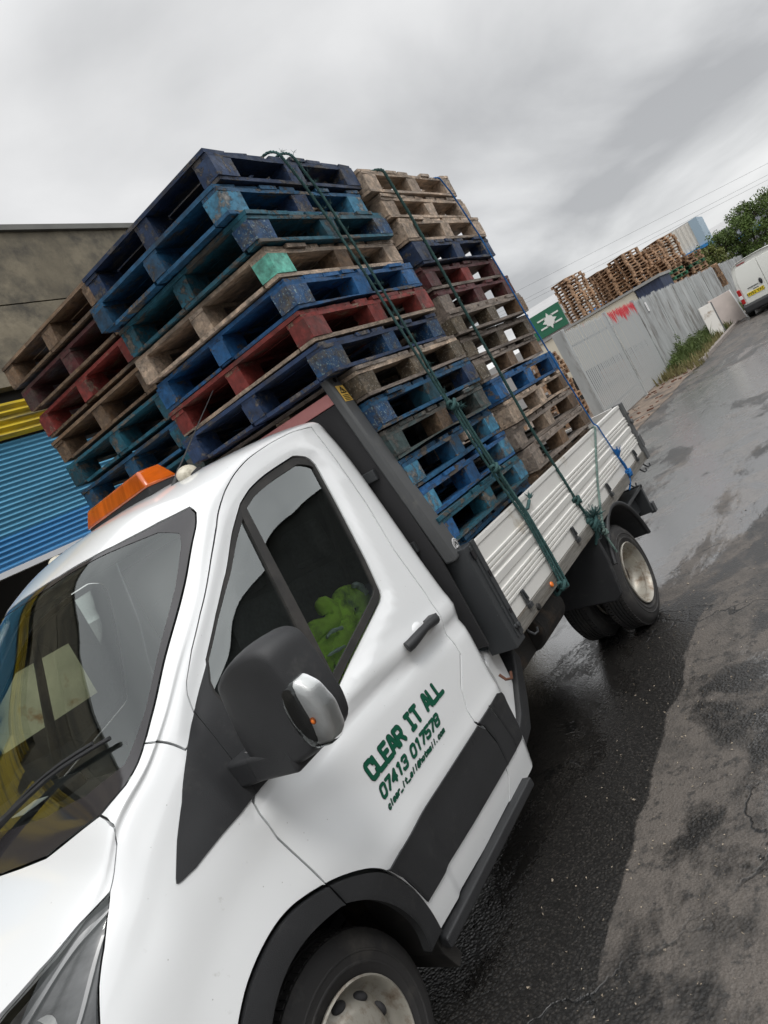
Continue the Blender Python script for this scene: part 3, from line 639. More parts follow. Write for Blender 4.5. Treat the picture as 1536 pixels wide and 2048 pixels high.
# ---- door mirror (near and far side)
def mirror(sg):
    O = [(-1.128, 1.512), (-1.17, 1.532), (-1.235, 1.556), (-1.31, 1.568), (-1.365, 1.563), (-1.395, 1.54), (-1.408, 1.47), (-1.418, 1.40), (-1.422, 1.33), (-1.408, 1.272), (-1.37, 1.243), (-1.30, 1.225), (-1.20, 1.208), (-1.13, 1.212), (-1.092, 1.24), (-1.082, 1.30), (-1.09, 1.37), (-1.112, 1.45)]
    P = np.array(O); P[:, 0] = -1.082+(P[:, 0]+1.082)*.93; O = [tuple(q) for q in P]; cen = P.mean(0); P = np.array(resamp(O, .015)); n = len(P)
    # round the outline
    for _ in range(2): P = (np.roll(P, 1, 0)+2*P+np.roll(P, -1, 0))/4
    b = MB(); v = []; f = []
    lay = [(0.0, .35), (.001, .65), (.003, .84), (.009, .915), (.022, .955), (.048, .985), (.078, 1.0), (.110, .99), (.152, .965), (.160, .94)]
    for dx_, k in lay:
        for p in P:
            q = cen+(p-cen)*k; v.append((-.028+dx_+.022*((q[0]+1.22)/.17)**2*(1 if dx_ < .08 else .3), q[0]*sg*1.0, q[1]))
    for i in range(len(lay)-1):
        for k in range(n): f.append((i*n+k, i*n+(k+1) % n, (i+1)*n+(k+1) % n, (i+1)*n+k))
    f.append(tuple(range(n)))
    f.append(tuple((len(lay)-1)*n+k for k in reversed(range(n))))
    b.add(v, f)
    mo = b.obj('door_mirror', M['black_plastic'], TRUCK, smooth=60)
    b = MB(); a_ = [(.142, p_[0]*sg, p_[1]) for p_ in (cen+(P-cen)*.9)]; b.add(a_, [tuple(range(n))]); b.obj('mirror_glass', M['chrome'], mo, inv=False)
    b = MB(); b.tube([(.018+.022*((y_+1.22)/.17)**2-.040, y_*sg, 1.302+.10*(y_+1.09)) for y_ in np.linspace(-1.095, -1.30, 14)], .0022, 4); b.obj('seam', M['black_gloss'], mo, inv=False)
    # arm to the sail, lower shell step
    b = MB(); y1, y2 = -.965*sg, -1.16*sg
    b.hexa([(.0, y1, 1.19), (.12, y1, 1.19), (.11, y2, 1.205), (.0, y2, 1.205)], [(.0, y1, 1.275), (.12, y1, 1.275), (.11, y2, 1.275), (.0, y2, 1.275)])
    b.box(-.026, .12, min(-1.09*sg, -1.27*sg), max(-1.09*sg, -1.27*sg), 1.212, 1.288)
    b.obj('mirror_arm', M['black_plastic'], mo, bev=.012, seg=3, smooth=50, inv=False)
    # indicator lamp on the outer edge
    L_ = [(-1.322, 1.400), (-1.338, 1.446), (-1.392, 1.448), (-1.420, 1.41), (-1.434, 1.345), (-1.424, 1.275), (-1.398, 1.250), (-1.342, 1.256), (-1.322, 1.30), (-1.316, 1.36)]
    Lp = np.array(resamp(L_, .012)); Lp = (np.roll(Lp, 1, 0)+2*Lp+np.roll(Lp, -1, 0))/4; lc = Lp.mean(0); m_ = len(Lp)
    def shell(off, k, xf):
        v = []; f = []
        for dx_, kk in ((off, .25), (off+.001, .6), (off+.004, .86), (off+.012, .97), (off+.045, 1.0)):
            for p in Lp:
                q = lc+(p-lc)*kk*k; v.append((-.022+dx_+.026*((q[0]+1.22)/.17)**2, q[0]*sg, q[1]))
        for i in range(4):
            for j in range(m_): f.append((i*m_+j, i*m_+(j+1) % m_, (i+1)*m_+(j+1) % m_, (i+1)*m_+j))
        f.append(tuple(range(m_))); return v, f
    b = MB(); b.add(*shell(-.010, 1, 0)); lm = b.obj('indicator_lens', M['lens'], mo, smooth=60, inv=False)
    b = MB(); b.add(*shell(-.003, .95, 0)); b.obj('reflector', M['chrome'], lm, smooth=60, inv=False)
    b = MB(); b.sphere((-.002, -1.385*sg, 1.330), (.006, .008, .010), 8); b.obj('bulb', M['orange_bulb'], lm, smooth=60, inv=False)
mirror(1); mirror(-1)
# ---- roof lamps, beacon bar, aerial
def roofz(x, y):
    s_ = np.linspace(6.2, 9, 200); p = body(np.full(200, x), s_); i = np.argmin(abs(abs(p[:, 1])-abs(y))); return float(p[i, 2])
for sg in (-1, 1):
    y = .55*sg; z = roofz(.82, y)
    b = MB(); b.sphere((.82, y, z+.008), (.052, .036, .036), 12); L_ = b.obj('marker_lamp', M['cream_lens'], TRUCK, smooth=60)
    b = MB(); b.sphere((.84, y, z-.002), (.062, .040, .022), 12); b.obj('lamp_base', M['black_plastic'], L_, smooth=60, inv=False)
def ppd(px, y):  # photo point on a plane y = const (used once for the beacon bar)
    pass
zb = roofz(.86, -.35)
b = MB(); Mx = Matrix.Translation((.86, 0, 0)) @ Matrix.Rotation(R(-4), 4, 'Z')
b.hexa([Mx @ Vector(p) for p in ((-.085, -.39, zb+.024), (.085, -.39, zb+.024), (.085, .17, zb+.024), (-.085, .17, zb+.024))], [Mx @ Vector(p) for p in ((-.060, -.345, zb+.105), (.060, -.345, zb+.105), (.060, .13, zb+.102), (-.060, .13, zb+.102))])
BC = b.obj('beacon_bar', M['amber'], TRUCK, bev=.012, seg=3, smooth=40)
b = MB(); b.box(-.075, .075, -.38, .16, zb-.01, zb+.026, Mx); b.obj('beacon_base', M['black_plastic'], BC, bev=.006, inv=False)
b = MB()
for yy in (-.26, -.10, .05): b.lathe([(.0, .09), (.03, .085), (.038, .05), (.04, .0)], (.86, yy, zb+.01), 16, ax='z')
b.obj('beacon_reflector', M['orange_bulb'], BC, inv=False, smooth=50)
b = MB(); b.tube([(.77, -.50, 2.125), (.81, -.50, 2.16), (.84, -.50, 2.19)], [.017, .012, .006], 8); b.tube([(.84, -.50, 2.19), (1.25, -.50, 2.46)], [.0035, .002], 6)
b.obj('aerial', M['black_plastic'], TRUCK, smooth=50)
# ---- wiper
def ws_pt(x, s_, off):
    p = body(x, s_)[0]; n = bnorm(np.array([x]), np.array([s_]))[0]; return tuple(p+n*off)
b = MB()
wp = [ws_pt(-.115+(-.365+.115)*t, 7.32+1.45*t, .018) for t in np.linspace(0, 1, 12)]
b.tube(wp, .007, 6); b.tube([(p[0]+.004, p[1], p[2]+.012) for p in wp[1:9]], .006, 6)
wi = b.obj('wiper', M['black_plastic'], TRUCK, smooth=50)
b = MB(); b.tube([wp[4], ws_pt(-.30, 8.4, .035), ws_pt(-.41, 8.9, .02)], [.008, .011, .014], 6); b.obj('wiper_arm', M['black_plastic'], wi, smooth=50, inv=False)
# ---- scratches/rain on nothing; sill step
for sg in (1, -1):
    b = MB(); v0 = [(.33, -1.045), (1.18, -1.045), (1.18, -.93), (.36, -.93)]
    b.hexa([(x, y*sg, .320 if i < 2 else .31) for i, (x, y) in enumerate(v0)], [(x, y*sg, .362) for x, y in v0])
    b.obj('sill_step', M['black_plastic'], TRUCK, bev=.008, seg=3)

# ---- lettering on the near door, cut as vinyl
GL = {
 'C': [[(1, .72), (1, .85), (.85, 1), (.15, 1), (0, .85), (0, .15), (.15, 0), (.85, 0), (1, .15), (1, .28)]],
 'L': [[(0, 1), (0, 0), (1, 0)]], 'E': [[(1, 1), (0, 1), (0, 0), (1, 0)], [(0, .5), (.8, .5)]],
 'A': [[(0, 0), (.38, 1), (.62, 1), (1, 0)], [(.2, .3), (.8, .3)]], 'R': [[(0, 0), (0, 1), (.85, 1), (1, .85), (1, .6), (.85, .45), (0, .45)], [(.55, .45), (1, 0)]],
 'I': [[(.5, 0), (.5, 1)], [(.15, 0), (.85, 0)], [(.15, 1), (.85, 1)]], 'T': [[(0, 1), (1, 1)], [(.5, 1), (.5, 0)]],
 '0': [[(.2, 0), (.8, 0), (1, .18), (1, .82), (.8, 1), (.2, 1), (0, .82), (0, .18), (.2, 0)]],
 '7': [[(0, 1), (1, 1), (.35, 0)]], '4': [[(.75, 0), (.75, 1), (0, .3), (1, .3)]], '1': [[(.2, .9), (.6, 1), (.6, 0)]],
 '3': [[(0, .85), (.15, 1), (.85, 1), (1, .85), (1, .63), (.85, .52), (.4, .52)], [(.85, .52), (1, .38), (1, .15), (.85, 0), (.15, 0), (0, .15)]],
 '5': [[(1, 1), (0, 1), (0, .55), (.8, .55), (1, .4), (1, .15), (.85, 0), (.15, 0), (0, .15)]],
 '6': [[(1, .9), (.8, 1), (.2, 1), (0, .82), (0, .18), (.2, 0), (.8, 0), (1, .18), (1, .4), (.8, .55), (0, .55)]],
 '8': [[(.15, .52), (0, .38), (0, .15), (.15, 0), (.85, 0), (1, .15), (1, .38), (.85, .52), (.15, .52), (0, .65), (0, .85), (.15, 1), (.85, 1), (1, .85), (1, .65), (.85, .52)]],
 # lower case, body height .62
 'c': [[(.9, .5), (.75, .62), (.2, .62), (0, .46), (0, .14), (.2, 0), (.75, 0), (.9, .12)]], 'l': [[(.4, 1), (.4, 0)]],
 'e': [[(0, .32), (.9, .32), (.9, .46), (.72, .62), (.2, .62), (0, .46), (0, .14), (.2, 0), (.85, 0)]],
 'a': [[(.1, .62), (.75, .62), (.9, .48), (.9, 0), (.2, 0), (0, .1), (0, .25), (.15, .36), (.9, .36)]],
 'r': [[(.1, 0), (.1, .62)], [(.1, .45), (.35, .62), (.85, .62)]], '_': [[(0, -.12), (1, -.12)]], 'i': [[(.4, .62), (.4, 0)], [(.4, .86), (.4, .95)]],
 't': [[(.4, .95), (.4, .12), (.55, 0), (.85, 0)], [(0, .66), (.85, .66)]],
 '@': [[(.7, .3), (.55, .5), (.35, .3), (.5, .15), (.7, .3), (.9, .2), (1, .5), (.8, .85), (.3, .9), (0, .6), (0, .1), (.3, -.1), (.9, -.08)]],
 'h': [[(0, 1), (0, 0)], [(0, .45), (.2, .62), (.75, .62), (.9, .48), (.9, 0)]], 'o': [[(.2, 0), (.7, 0), (.9, .16), (.9, .46), (.7, .62), (.2, .62), (0, .46), (0, .16), (.2, 0)]],
 'm': [[(0, 0), (0, .62)], [(0, .62), (.85, .62), (1, .5), (1, 0)], [(.5, .62), (.5, 0)]], '.': [[(.3, 0), (.3, .06)]],
}
def strokes_mesh(items, rad, off, name, mt, parent, squash=1.0):
    """items: polylines in (x, z) metres on the door; each stroke becomes a mitred band, all merged into one flat sheet"""
    vv = []; ff = []
    for pl in items:
        for i in range(len(pl)-1):
            a = np.array(pl[i]); c = np.array(pl[i+1]); d = c-a; l = np.linalg.norm(d)
            if l < 1e-6: continue
            d /= l; n = np.array([-d[1], d[0]]); k = len(vv)
            a2 = a-d*rad*.72; c2 = c+d*rad*.72
            q = [a2+n*rad*.6, a+n*rad, c+n*rad, c2+n*rad*.6, c2-n*rad*.6, c-n*rad, a-n*rad, a2-n*rad*.6]
            vv += [Vector((float(p[0]), float(p[1]))) for p in q[::-1]]; ff.append(list(range(k, k+8)))
    V, E_, F, ov_, oe_, of_ = delaunay_2d_cdt(vv, [], ff, 0, 1e-6)
    F = [f for f, q in zip(F, of_) if len(q)]
    b = MB(); pts = []
    xs_ = np.array([v.x for v in V]); zs_ = np.array([v.y for v in V]); lo = np.zeros(len(V)); hi = np.full(len(V), 6.5)
    for _ in range(22):
        md = (lo+hi)/2; up_ = body(xs_, md)[:, 2] < zs_; lo = np.where(up_, md, lo); hi = np.where(up_, hi, md)
    ys_ = body(xs_, lo)[:, 1]; pts = [(float(a_), float(y_)-off, float(c_)) for a_, y_, c_ in zip(xs_, ys_, zs_)]
    b.v = pts; b.f = [tuple(f) for f in F]
    me = bpy.data.meshes.new(name); me.from_pydata(b.v, [], b.f); me.update()
    return mkobj(name, me, mt, parent, inv=False)
def word(txt, x0, x1, z0, h, slant, adv, gap):
    n = sum(adv if c != ' ' else adv*.75 for c in txt); u = (x1-x0)/n; x = x0; o = []
    for c in txt:
        w = adv*u
        if c == ' ': x += w*.75; continue
        gw = w*(1-gap)
        for pl in GL[c]: o.append([(x+p[0]*gw+slant*p[1]*h, z0+p[1]*h) for p in pl])
        x += w
    return o
T1 = word('CLEAR IT ALL', .410, .972, .9150, .055, -.10, 1, .22)
T2 = word('07413 017578', .402, .856, .8455, .035, .34, 1, .26)
T3 = word('clear_it_all@hotmail.com', .395, .850, .8075, .017, .5, 1, .25)
sg_ = strokes_mesh(T1, .0079, .0028, 'lettering', M['green_vinyl'], doors[0]); strokes_mesh(T1, .0092, .0016, 'lettering_outline', M['black_vinyl'], doors[0])
strokes_mesh(T2, .0050, .0028, 'lettering', M['green_vinyl'], doors[0]); strokes_mesh(T2, .0061, .0016, 'lettering_outline', M['black_vinyl'], doors[0])
strokes_mesh(T3, .0022, .0028, 'lettering', M['green_vinyl'], doors[0]); strokes_mesh(T3, .0037, .0016, 'lettering_outline', M['black_vinyl'], doors[0])
# ------------------------------------------------------------ chassis, wheels and bed
def tyre(c, w, r=.345, name='wheel', deep=False, sg=1, parent=None):
    """axle along y; c = centre of outer face; sg=1 outer face towards -y"""
    W_ = w*sg; b = MB()
    pr = [(.205, .012), (.215, .004), (.24, -.003), (.243, -.0055), (.248, -.0055), (.251, -.003), (.272, -.004), (.275, -.007), (.279, -.007), (.282, -.004), (.305, .0), (.318, .006), (.336, .022), (r, .040)]
    nt_ = 5
    for k in range(nt_):
        a = .040+(w-.08)*k/nt_; e_ = .040+(w-.08)*(k+1)/nt_
        pr += [(r, a+.004), (r, e_-.006), (r-.009, e_-.004), (r-.009, e_)]
    pr += [(r, w-.04), (.336, w-.022), (.318, w-.006), (.285, w+.004), (.24, w+.002), (.205, w-.012)]
    # smooth band only: radial notches cut by alternating radii
    b.lathe([(p[0], p[1]*sg) for p in pr], c, 72)
    t = empty(name, (0, 0, 0)); t.parent = parent
    b.obj('tyre', M['tyre'], t, smooth=35)
    b = MB()
    for k in range(84):
        a = 2*PI*k/84
        Mx = Matrix.Translation(c) @ Matrix.Rotation(-a, 4, 'Y')
        for (u, v) in ((.030, .058), (w-.058, w-.030)):
            y0, y1 = sorted((u*sg, v*sg)); b.box(r-.012, r+.0035, y0, y1, -.0075, .0075, Mx)
    b.obj('tread', M['tyre'], t)
    b = MB()
    if not deep:
        pr = [(.212, .002), (.214, -.006), (.208, -.010), (.200, .0), (.195, .03), (.186, .05), (.172, .058), (.150, .045), (.135, .022), (.120, .010), (.085, .004), (.075, -.012), (.045, -.02), (.0, -.02)]
    else:
        pr = [(.212, .002), (.214, -.006), (.208, -.010), (.199, .002), (.194, .03), (.180, .034), (.176, .06), (.168, .095), (.150, .115), (.120, .122), (.10, .118), (.085, .09), (.06, .085), (.0, .085)]
    b.lathe([(p[0], p[1]*sg) for p in pr], c, 56)
    rm = b.obj('rim', M['rim'], t, smooth=40)
    if not deep:
        b = MB()
        for k in range(10):
            a = 2*PI*k/10+.12; p = (c[0]+.152*math.cos(a), c[1]+.0455*sg, c[2]+.152*math.sin(a))
            Mx = Matrix.Rotation(-a, 3, 'Y')
            b.sphere(p, (.016, .020, .027), 10, Mx)
        b.obj('rim_hole', M['dark_in'], rm, smooth=60, inv=False)
        b = MB()
        for k in range(5):
            a = 2*PI*k/5; b.lathe([(.0, -.022), (.011, -.02), (.013, .0)], (c[0]+.062*math.cos(a), c[1]-.004*sg, c[2]+.062*math.sin(a)), 6)
        b.obj('wheel_nut', M['rail'], rm, inv=False)
    return t
for sg in (1, -1):
    tyre((-.06, -.935*sg, .320), .195, r=.335, name='front_wheel', sg=sg, parent=TRUCK)
    tyre((3.40, -1.03*sg, .338), .195, name='rear_wheel', deep=True, sg=sg, parent=TRUCK)
    tyre((3.40, -.755*sg, .338), .195, name='rear_wheel', deep=True, sg=sg, parent=TRUCK)
b = MB()
b.tube([(3.42, -.95, .345), (3.42, .95, .345)], .06, 10); b.sphere((3.42, 0, .345), (.17, .15, .16), 12)
b.tube([(-.03, -.75, .34), (-.03, .75, .34)], .04, 8); b.tube([(.6, 0, .42), (3.3, 0, .38)], .045, 10)
for sg in (-1, 1):
    b.box(.2, 4.55, .38*sg-.035, .38*sg+.035, .55, .70)
    b.box(2.75, 4.05, .55*sg-.035, .55*sg+.035, .42, .45)
for x in (1.75, 2.45, 3.0, 3.9, 4.4): b.box(x-.04, x+.04, -.95, .95, .72, .80)
b.tube([(3.3, -.62, .36), (3.15, -.62, .60)], .04, 8); b.tube([(1.5, .2, .45), (2.3, .35, .42), (4.2, .45, .40)], .03, 8)
b.box(1.75, 2.35, -.62, -.40, .46, .72); b.lathe([(0, 0), (.10, 0), (.11, .02), (.11, .38), (.10, .4), (0, .4)], (2.15, -.78, .60), 20, ax='x')
b.box(1.9, 2.15, -.80, -.68, .50, .70)
b.obj('chassis', M['dark_metal'], TRUCK, bev=.008)
for sg in (-1, 1):
    v = []; f = []; n = 20; b = MB()
    for k in range(n+1):
        a = -.1+(PI+.2)*k/n
        for yy in (-1.0, -.55): v.append((-.06+.43*math.cos(a), yy*sg, .36+.41*math.sin(a)))
    for k in range(n): f.append((2*k, 2*k+1, 2*k+3, 2*k+2))
    b.add(v, f); b.obj('arch_liner', M['dark_metal'], TRUCK, smooth=60)
b = MB(); b.box(.45, 1.35, -.9, .9, .36, .42); b.box(-.9, .45, -.6, .6, .36, .42); b.box(-.9, -.45, -.7, .7, .42, .95); b.obj('underbody', M['dark_metal'], TRUCK)
# front fog: lower front mud flap
b = MB(); b.prism([(.30, .60), (.33, .30), (.36, .22), (.40, .24), (.37, .38), (.34, .62)], 'y', -1.0, -.80); b.obj('mud_flap', M['rubber'], TRUCK, bev=.004)
# small white body step behind the cab, near and far
for sg in (-1, 1):
    b = MB(); b.prism([(1.36, .42), (1.36, .70), (1.50, .80), (1.62, .82), (1.60, .60), (1.46, .46)], 'y', sorted((.93*sg, .60*sg))[0], sorted((.93*sg, .60*sg))[1]); b.obj('rear_quarter', M['white'], TRUCK, bev=.02, seg=3)
    b = MB(); y0, y1 = sorted((.955*sg, .58*sg)); b.prism([(1.34, .36), (1.36, .44), (1.48, .50), (1.64, .66), (1.70, .74), (1.72, .66), (1.60, .50), (1.50, .40)], 'y', y0, y1); b.obj('side_skirt', M['black_plastic'], TRUCK, bev=.015, seg=3)
# load bed
BZ0, BZ1, BX0, BX1, BY = .875, 1.285, 1.608, 4.635, -1.08
bed = empty('load_bed'); bed.parent = TRUCK
b = MB(); b.box(1.62, BX1-.05, -1.025, 1.025, .805, .866); b.obj('bed_floor', M['rail'], bed)
prof = []
def rib(z, h=.011, d=.008): return [(z-h/2-.003, 0), (z-h/2, d), (z+h/2, d), (z+h/2+.003, 0)]
pz = [(BZ0, 0)]
for z in (.955, .977, .999, 1.021): pz += rib(z)
pz += [(1.055, 0), (1.060, .006), (1.095, .010), (1.100, 0)]
for z in (1.128, 1.150, 1.172): pz += rib(z)
pz += [(1.262, 0), (1.264, .006), (BZ1, .006)]
def side(sg, x0, x1, nm='side_board'):
    pl = [(sg*(BY+0)-sg*d, z) for z, d in pz]; inn = [(sg*(BY+.028), BZ1), (sg*(BY+.028), BZ0)]
    b = MB(); b.prism(pl+inn, 'x', x0, x1)
    return b.obj(nm, M['alu'], bed, inv=False)
side(1, BX0, BX1-.045); side(-1, BX0, BX1-.045)
b = MB(); pl = [(BX1-.02+d, z) for z, d in pz]+[(BX1-.045, BZ1), (BX1-.045, BZ0)]; b.prism(pl, 'y', -1.03, 1.03); b.obj('tailboard', M['alu'], bed, inv=False)
for sg in (1, -1):
    b = MB(); y0, y1 = sorted((sg*-1.088, sg*-1.03)); b.box(1.52, BX1+.01, y0, y1, .802, .872)
    b.obj('bed_rail', M['rail'], bed, bev=.003, inv=False)
    # latches
    for x in (1.79, 2.655, 3.495, 4.352):
        b = MB(); y0, y1 = sorted((sg*-1.099, sg*-1.088)); b.box(x-.014, x+.014, y0, y1, .875, .953); y0, y1 = sorted((sg*-1.108, sg*-1.088)); b.box(x-.017, x+.017, y0, y1, .858, .882)
        b.tube([(x, sg*-1.10, .95), (x, sg*-1.106, .90)], .006, 6)
        b.obj('latch', M['post_black'], bed, bev=.002, inv=False)
    # rear corner post
    b = MB(); y0, y1 = sorted((sg*-1.10, sg*-1.03)); b.box(BX1-.04, BX1+.035, y0, y1, .80, 1.292); b.box(BX1-.02, BX1+.045, *sorted((sg*-1.108, sg*-1.09)), .90, 1.0)
    b.tube([(BX1, sg*-1.105, 1.12), (BX1, sg*-1.118, 1.12)], .022, 10); b.tube([(BX1, sg*-1.105, 1.19), (BX1, sg*-1.12, 1.19)], .010, 8)
    b.obj('corner_post', M['grey_steel'], bed, bev=.004, inv=False)
    # rope hooks
    for x in (1.72, 2.24, 2.96, 4.03, 4.42, 4.56):
        b = MB(); b.tube([(x, sg*-1.05, .80), (x, sg*-1.06, .77), (x+.012, sg*-1.075, .745), (x+.035, sg*-1.085, .745), (x+.045, sg*-1.085, .765)], .006, 6); b.obj('rope_hook', M['post_black'], bed, inv=False)
    # front corner post: box section with ribs
    b = MB(); y0, y1 = sorted((sg*-1.098, sg*-.955)); b.box(1.50, 1.605, y0, y1, .79, 1.30)
    y0, y1 = sorted((sg*-1.104, sg*-1.09)); b.box(1.575, 1.612, y0, y1, .82, 1.305); b.box(1.545, 1.560, y0, y1, .82, 1.29)
    b.tube([(1.585, sg*-1.10, .865), (1.585, sg*-1.116, .865)], .014, 10); b.tube([(1.56, sg*-1.10, .87), (1.56, sg*-1.112, .87)], .011, 10)
    fp = b.obj('front_corner_post', M['post_black'], bed, bev=.006, seg=3, inv=False)
    for (xa, xb, za, zb2) in ((1.53, 1.556, 1.23, 1.27), (1.58, 1.598, 1.12, 1.15), (1.582, 1.60, .93, .95)):
        b = MB(); y0, y1 = sorted((sg*-1.108, sg*-1.10)); b.box(xa, xb, y0, y1, za, zb2); b.obj('slot', M['black_gloss'], fp, inv=False)
# headboard: two leaning posts, crossbars, sheet
hb = empty('headboard'); hb.parent = TRUCK
for sg in (1, -1):
    b = MB(); a = [(1.455, -1.065, 1.27), (1.455, -1.005, 1.27), (1.56, -1.005, 1.27), (1.56, -1.065, 1.27)]; t = [(1.415, -.955, 2.275), (1.415, -.905, 2.275), (1.50, -.905, 2.265), (1.50, -.955, 2.265)]
    b.hexa([(p[0], p[1]*sg, p[2]) for p in a], [(p[0], p[1]*sg, p[2]) for p in t])
    po = b.obj('headboard_post', M['grey_steel'], hb, bev=.012, seg=3, smooth=40, inv=False)
    b = MB()
    def onp(u, v, o):   # u along width 0..1, v along height 0..1
        A_ = Vector(a[3]).lerp(Vector(a[0]), u); B_ = Vector(t[3]).lerp(Vector(t[0]), u); p = A_.lerp(B_, v); return (p.x, (p.y-o)*sg, p.z)
    c = onp(.45, .955, .0); b.tube([(c[0], c[1]+.004*sg, c[2]), (c[0], c[1]-.002*sg, c[2])], .012, 12); b.obj('bolt_hole', M['black_gloss'], po, inv=False)
    if sg == 1:
        def patch(u0, u1, v0, v1, o): return [onp(u0, v0, o), onp(u1, v0, o), onp(u1, v1, o), onp(u0, v1, o)]
        b = MB(); b.add(patch(.12, .80, .845, .925, .0015), [(0, 1, 2, 3)]); st_ = b.obj('warning_sticker', M['yellow_sticker'], po, inv=False)
        b = MB()
        tri = [(.24, .888), (.68, .888), (.46, .918)]
        for i in range(3):
            p, q = tri[i], tri[(i+1) % 3]; b.tube([onp(p[0], p[1], .003), onp(q[0], q[1], .003)], .0022, 4)
        b.tube([onp(.46, .893, .003), onp(.40, .900, .003), onp(.52, .904, .003), onp(.46, .912, .003)], .0018, 4)
        for i in range(4): b.tube([onp(.22, .851+.008*i, .003), onp(.70, .851+.008*i, .003)], .0016, 4)
        b.obj('sticker_print', M['black_vinyl'], st_, inv=False)
        b = MB(); c = Vector(onp(.30, .06, .002)); v = [tuple(c+Vector((.024*math.cos(k*PI/14), 0, .030*math.sin(k*PI/14)))) for k in range(28)]; b.add(v, [tuple(range(28))]); rs_ = b.obj('round_sticker', M['white_sticker'], po, inv=False)
        b = MB(); b.tube([(c.x+.018*math.cos(k*PI/10), c.y-.002, c.z+.023*math.sin(k*PI/10)) for k in range(21)], .0012, 4, cap=False)
        b.tube([(c.x-.008, c.y-.002, c.z-.008), (c.x-.006, c.y-.002, c.z+.004), (c.x, c.y-.002, c.z+.014), (c.x+.006, c.y-.002, c.z+.004), (c.x+.008, c.y-.002, c.z-.008)], .0025, 4); b.obj('sticker_print', M['black_vinyl'], rs_, inv=False)
b = MB(); b.prism([(-1.0, .86), (-1.0, 1.3), (-.93, 2.13), (.93, 2.13), (1.0, 1.3), (1.0, .86)], 'x', 1.448, 1.460); b.obj('headboard_sheet', M['dark_in'], hb, inv=False)
b = MB()
for z in (1.0, 1.38, 1.75): b.box(1.425, 1.446, -.93, .93, z, z+.05)
for y in (-.5, 0, .5): b.box(1.43, 1.447, y-.02, y+.02, .9, 2.12)
b.obj('headboard_bar', M['post_black'], hb, bev=.004, inv=False)
b = MB(); b.box(1.45, 1.475, -.92, .92, 2.135, 2.19); b.obj('top_rail', M['pink'], hb, bev=.004, inv=False)
# rear mudguards, flaps and lamp bracket
for sg in (1, -1):
    Y0, Y1 = -1.075*sg, -.66*sg
    v = []; f = []; n = 22; cx, cz, rx, rz = 3.42, .345, .43, .455
    for k in range(n+1):
        a = R(12)+(PI-R(24)-.25)*k/n
        for (q, yy) in ((0, Y0), (.022, Y0), (.022, Y1), (0, Y1)): v.append((cx+(rx+q)*math.cos(a), yy, cz+(rz+q)*math.sin(a)))
    for k in range(n):
        for j in range(4): f.append((4*k+j, 4*k+(j+1) % 4, 4*k+4+(j+1) % 4, 4*k+4+j))
    f += [(0, 1, 2, 3), (4*n+3, 4*n+2, 4*n+1, 4*n)]
    b = MB(); b.add(v, f)
    mg = b.obj('mudguard', M['black_plastic'], TRUCK, smooth=40)
    b = MB()   # lip
    b.tube([(cx+(rx+.011)*math.cos(R(12)+(PI-R(24)-.25)*k/n), Y0, cz+(rz+.011)*math.sin(R(12)+(PI-R(24)-.25)*k/n)) for k in range(n+1)], .017, 8); b.obj('mudguard_lip', M['black_plastic'], mg, smooth=60, inv=False)
    # flat plate ahead of the tyre
    b = MB(); P4 = [(-1.075, .80), (-1.085, .62), (-1.07, .395), (-1.02, .36), (-.66, .40), (-.66, .80)]
    v = [(2.985-(.8-z)*.10, y*sg, z) for y, z in P4]+[(2.955-(.8-z)*.10, y*sg, z) for y, z in P4]
    m_ = len(P4); b.add(v, [tuple(range(m_)), tuple(range(2*m_-1, m_-1, -1))]+[(i, i+m_, (i+1) % m_+m_, (i+1) % m_) for i in range(m_)]); b.obj('mud_flap', M['black_plastic'], TRUCK, bev=.01, seg=3)
    # lamp bracket behind the wheel
    b = MB(); b.box(3.86, 4.36, *sorted((-1.03*sg, -.70*sg)), .66, .685); b.box(4.30, 4.34, *sorted((-1.03*sg, -.70*sg)), .46, .69); b.box(4.34, 4.40, *sorted((-1.04*sg, -1.0*sg)), .44, .52)
    b.box(4.0, 4.3, *sorted((-.95*sg, -.72*sg)), .50, .66)
    b.obj('lamp_bracket', M['post_black'], TRUCK, bev=.004)
b = MB(); b.lathe([(.0, -.008), (.012, -.007), (.015, 0)], (2.10, -1.09, .838), 14); b.obj('side_marker', M['orange_bulb'], bed, inv=False)
b = MB(); b.lathe([(.0, -.012), (.016, -.01), (.018, 0)], (1.86, -1.09, .825), 14); b.obj('rubber_plug', M['rubber'], bed, inv=False)
b = MB(); b.tube([(1.44, -.98, .72), (1.44, -1.0, .69), (1.47, -1.01, .675), (1.49, -1.01, .70)], .007, 6); b.obj('rope_hook', M['rust'], bed, inv=False)

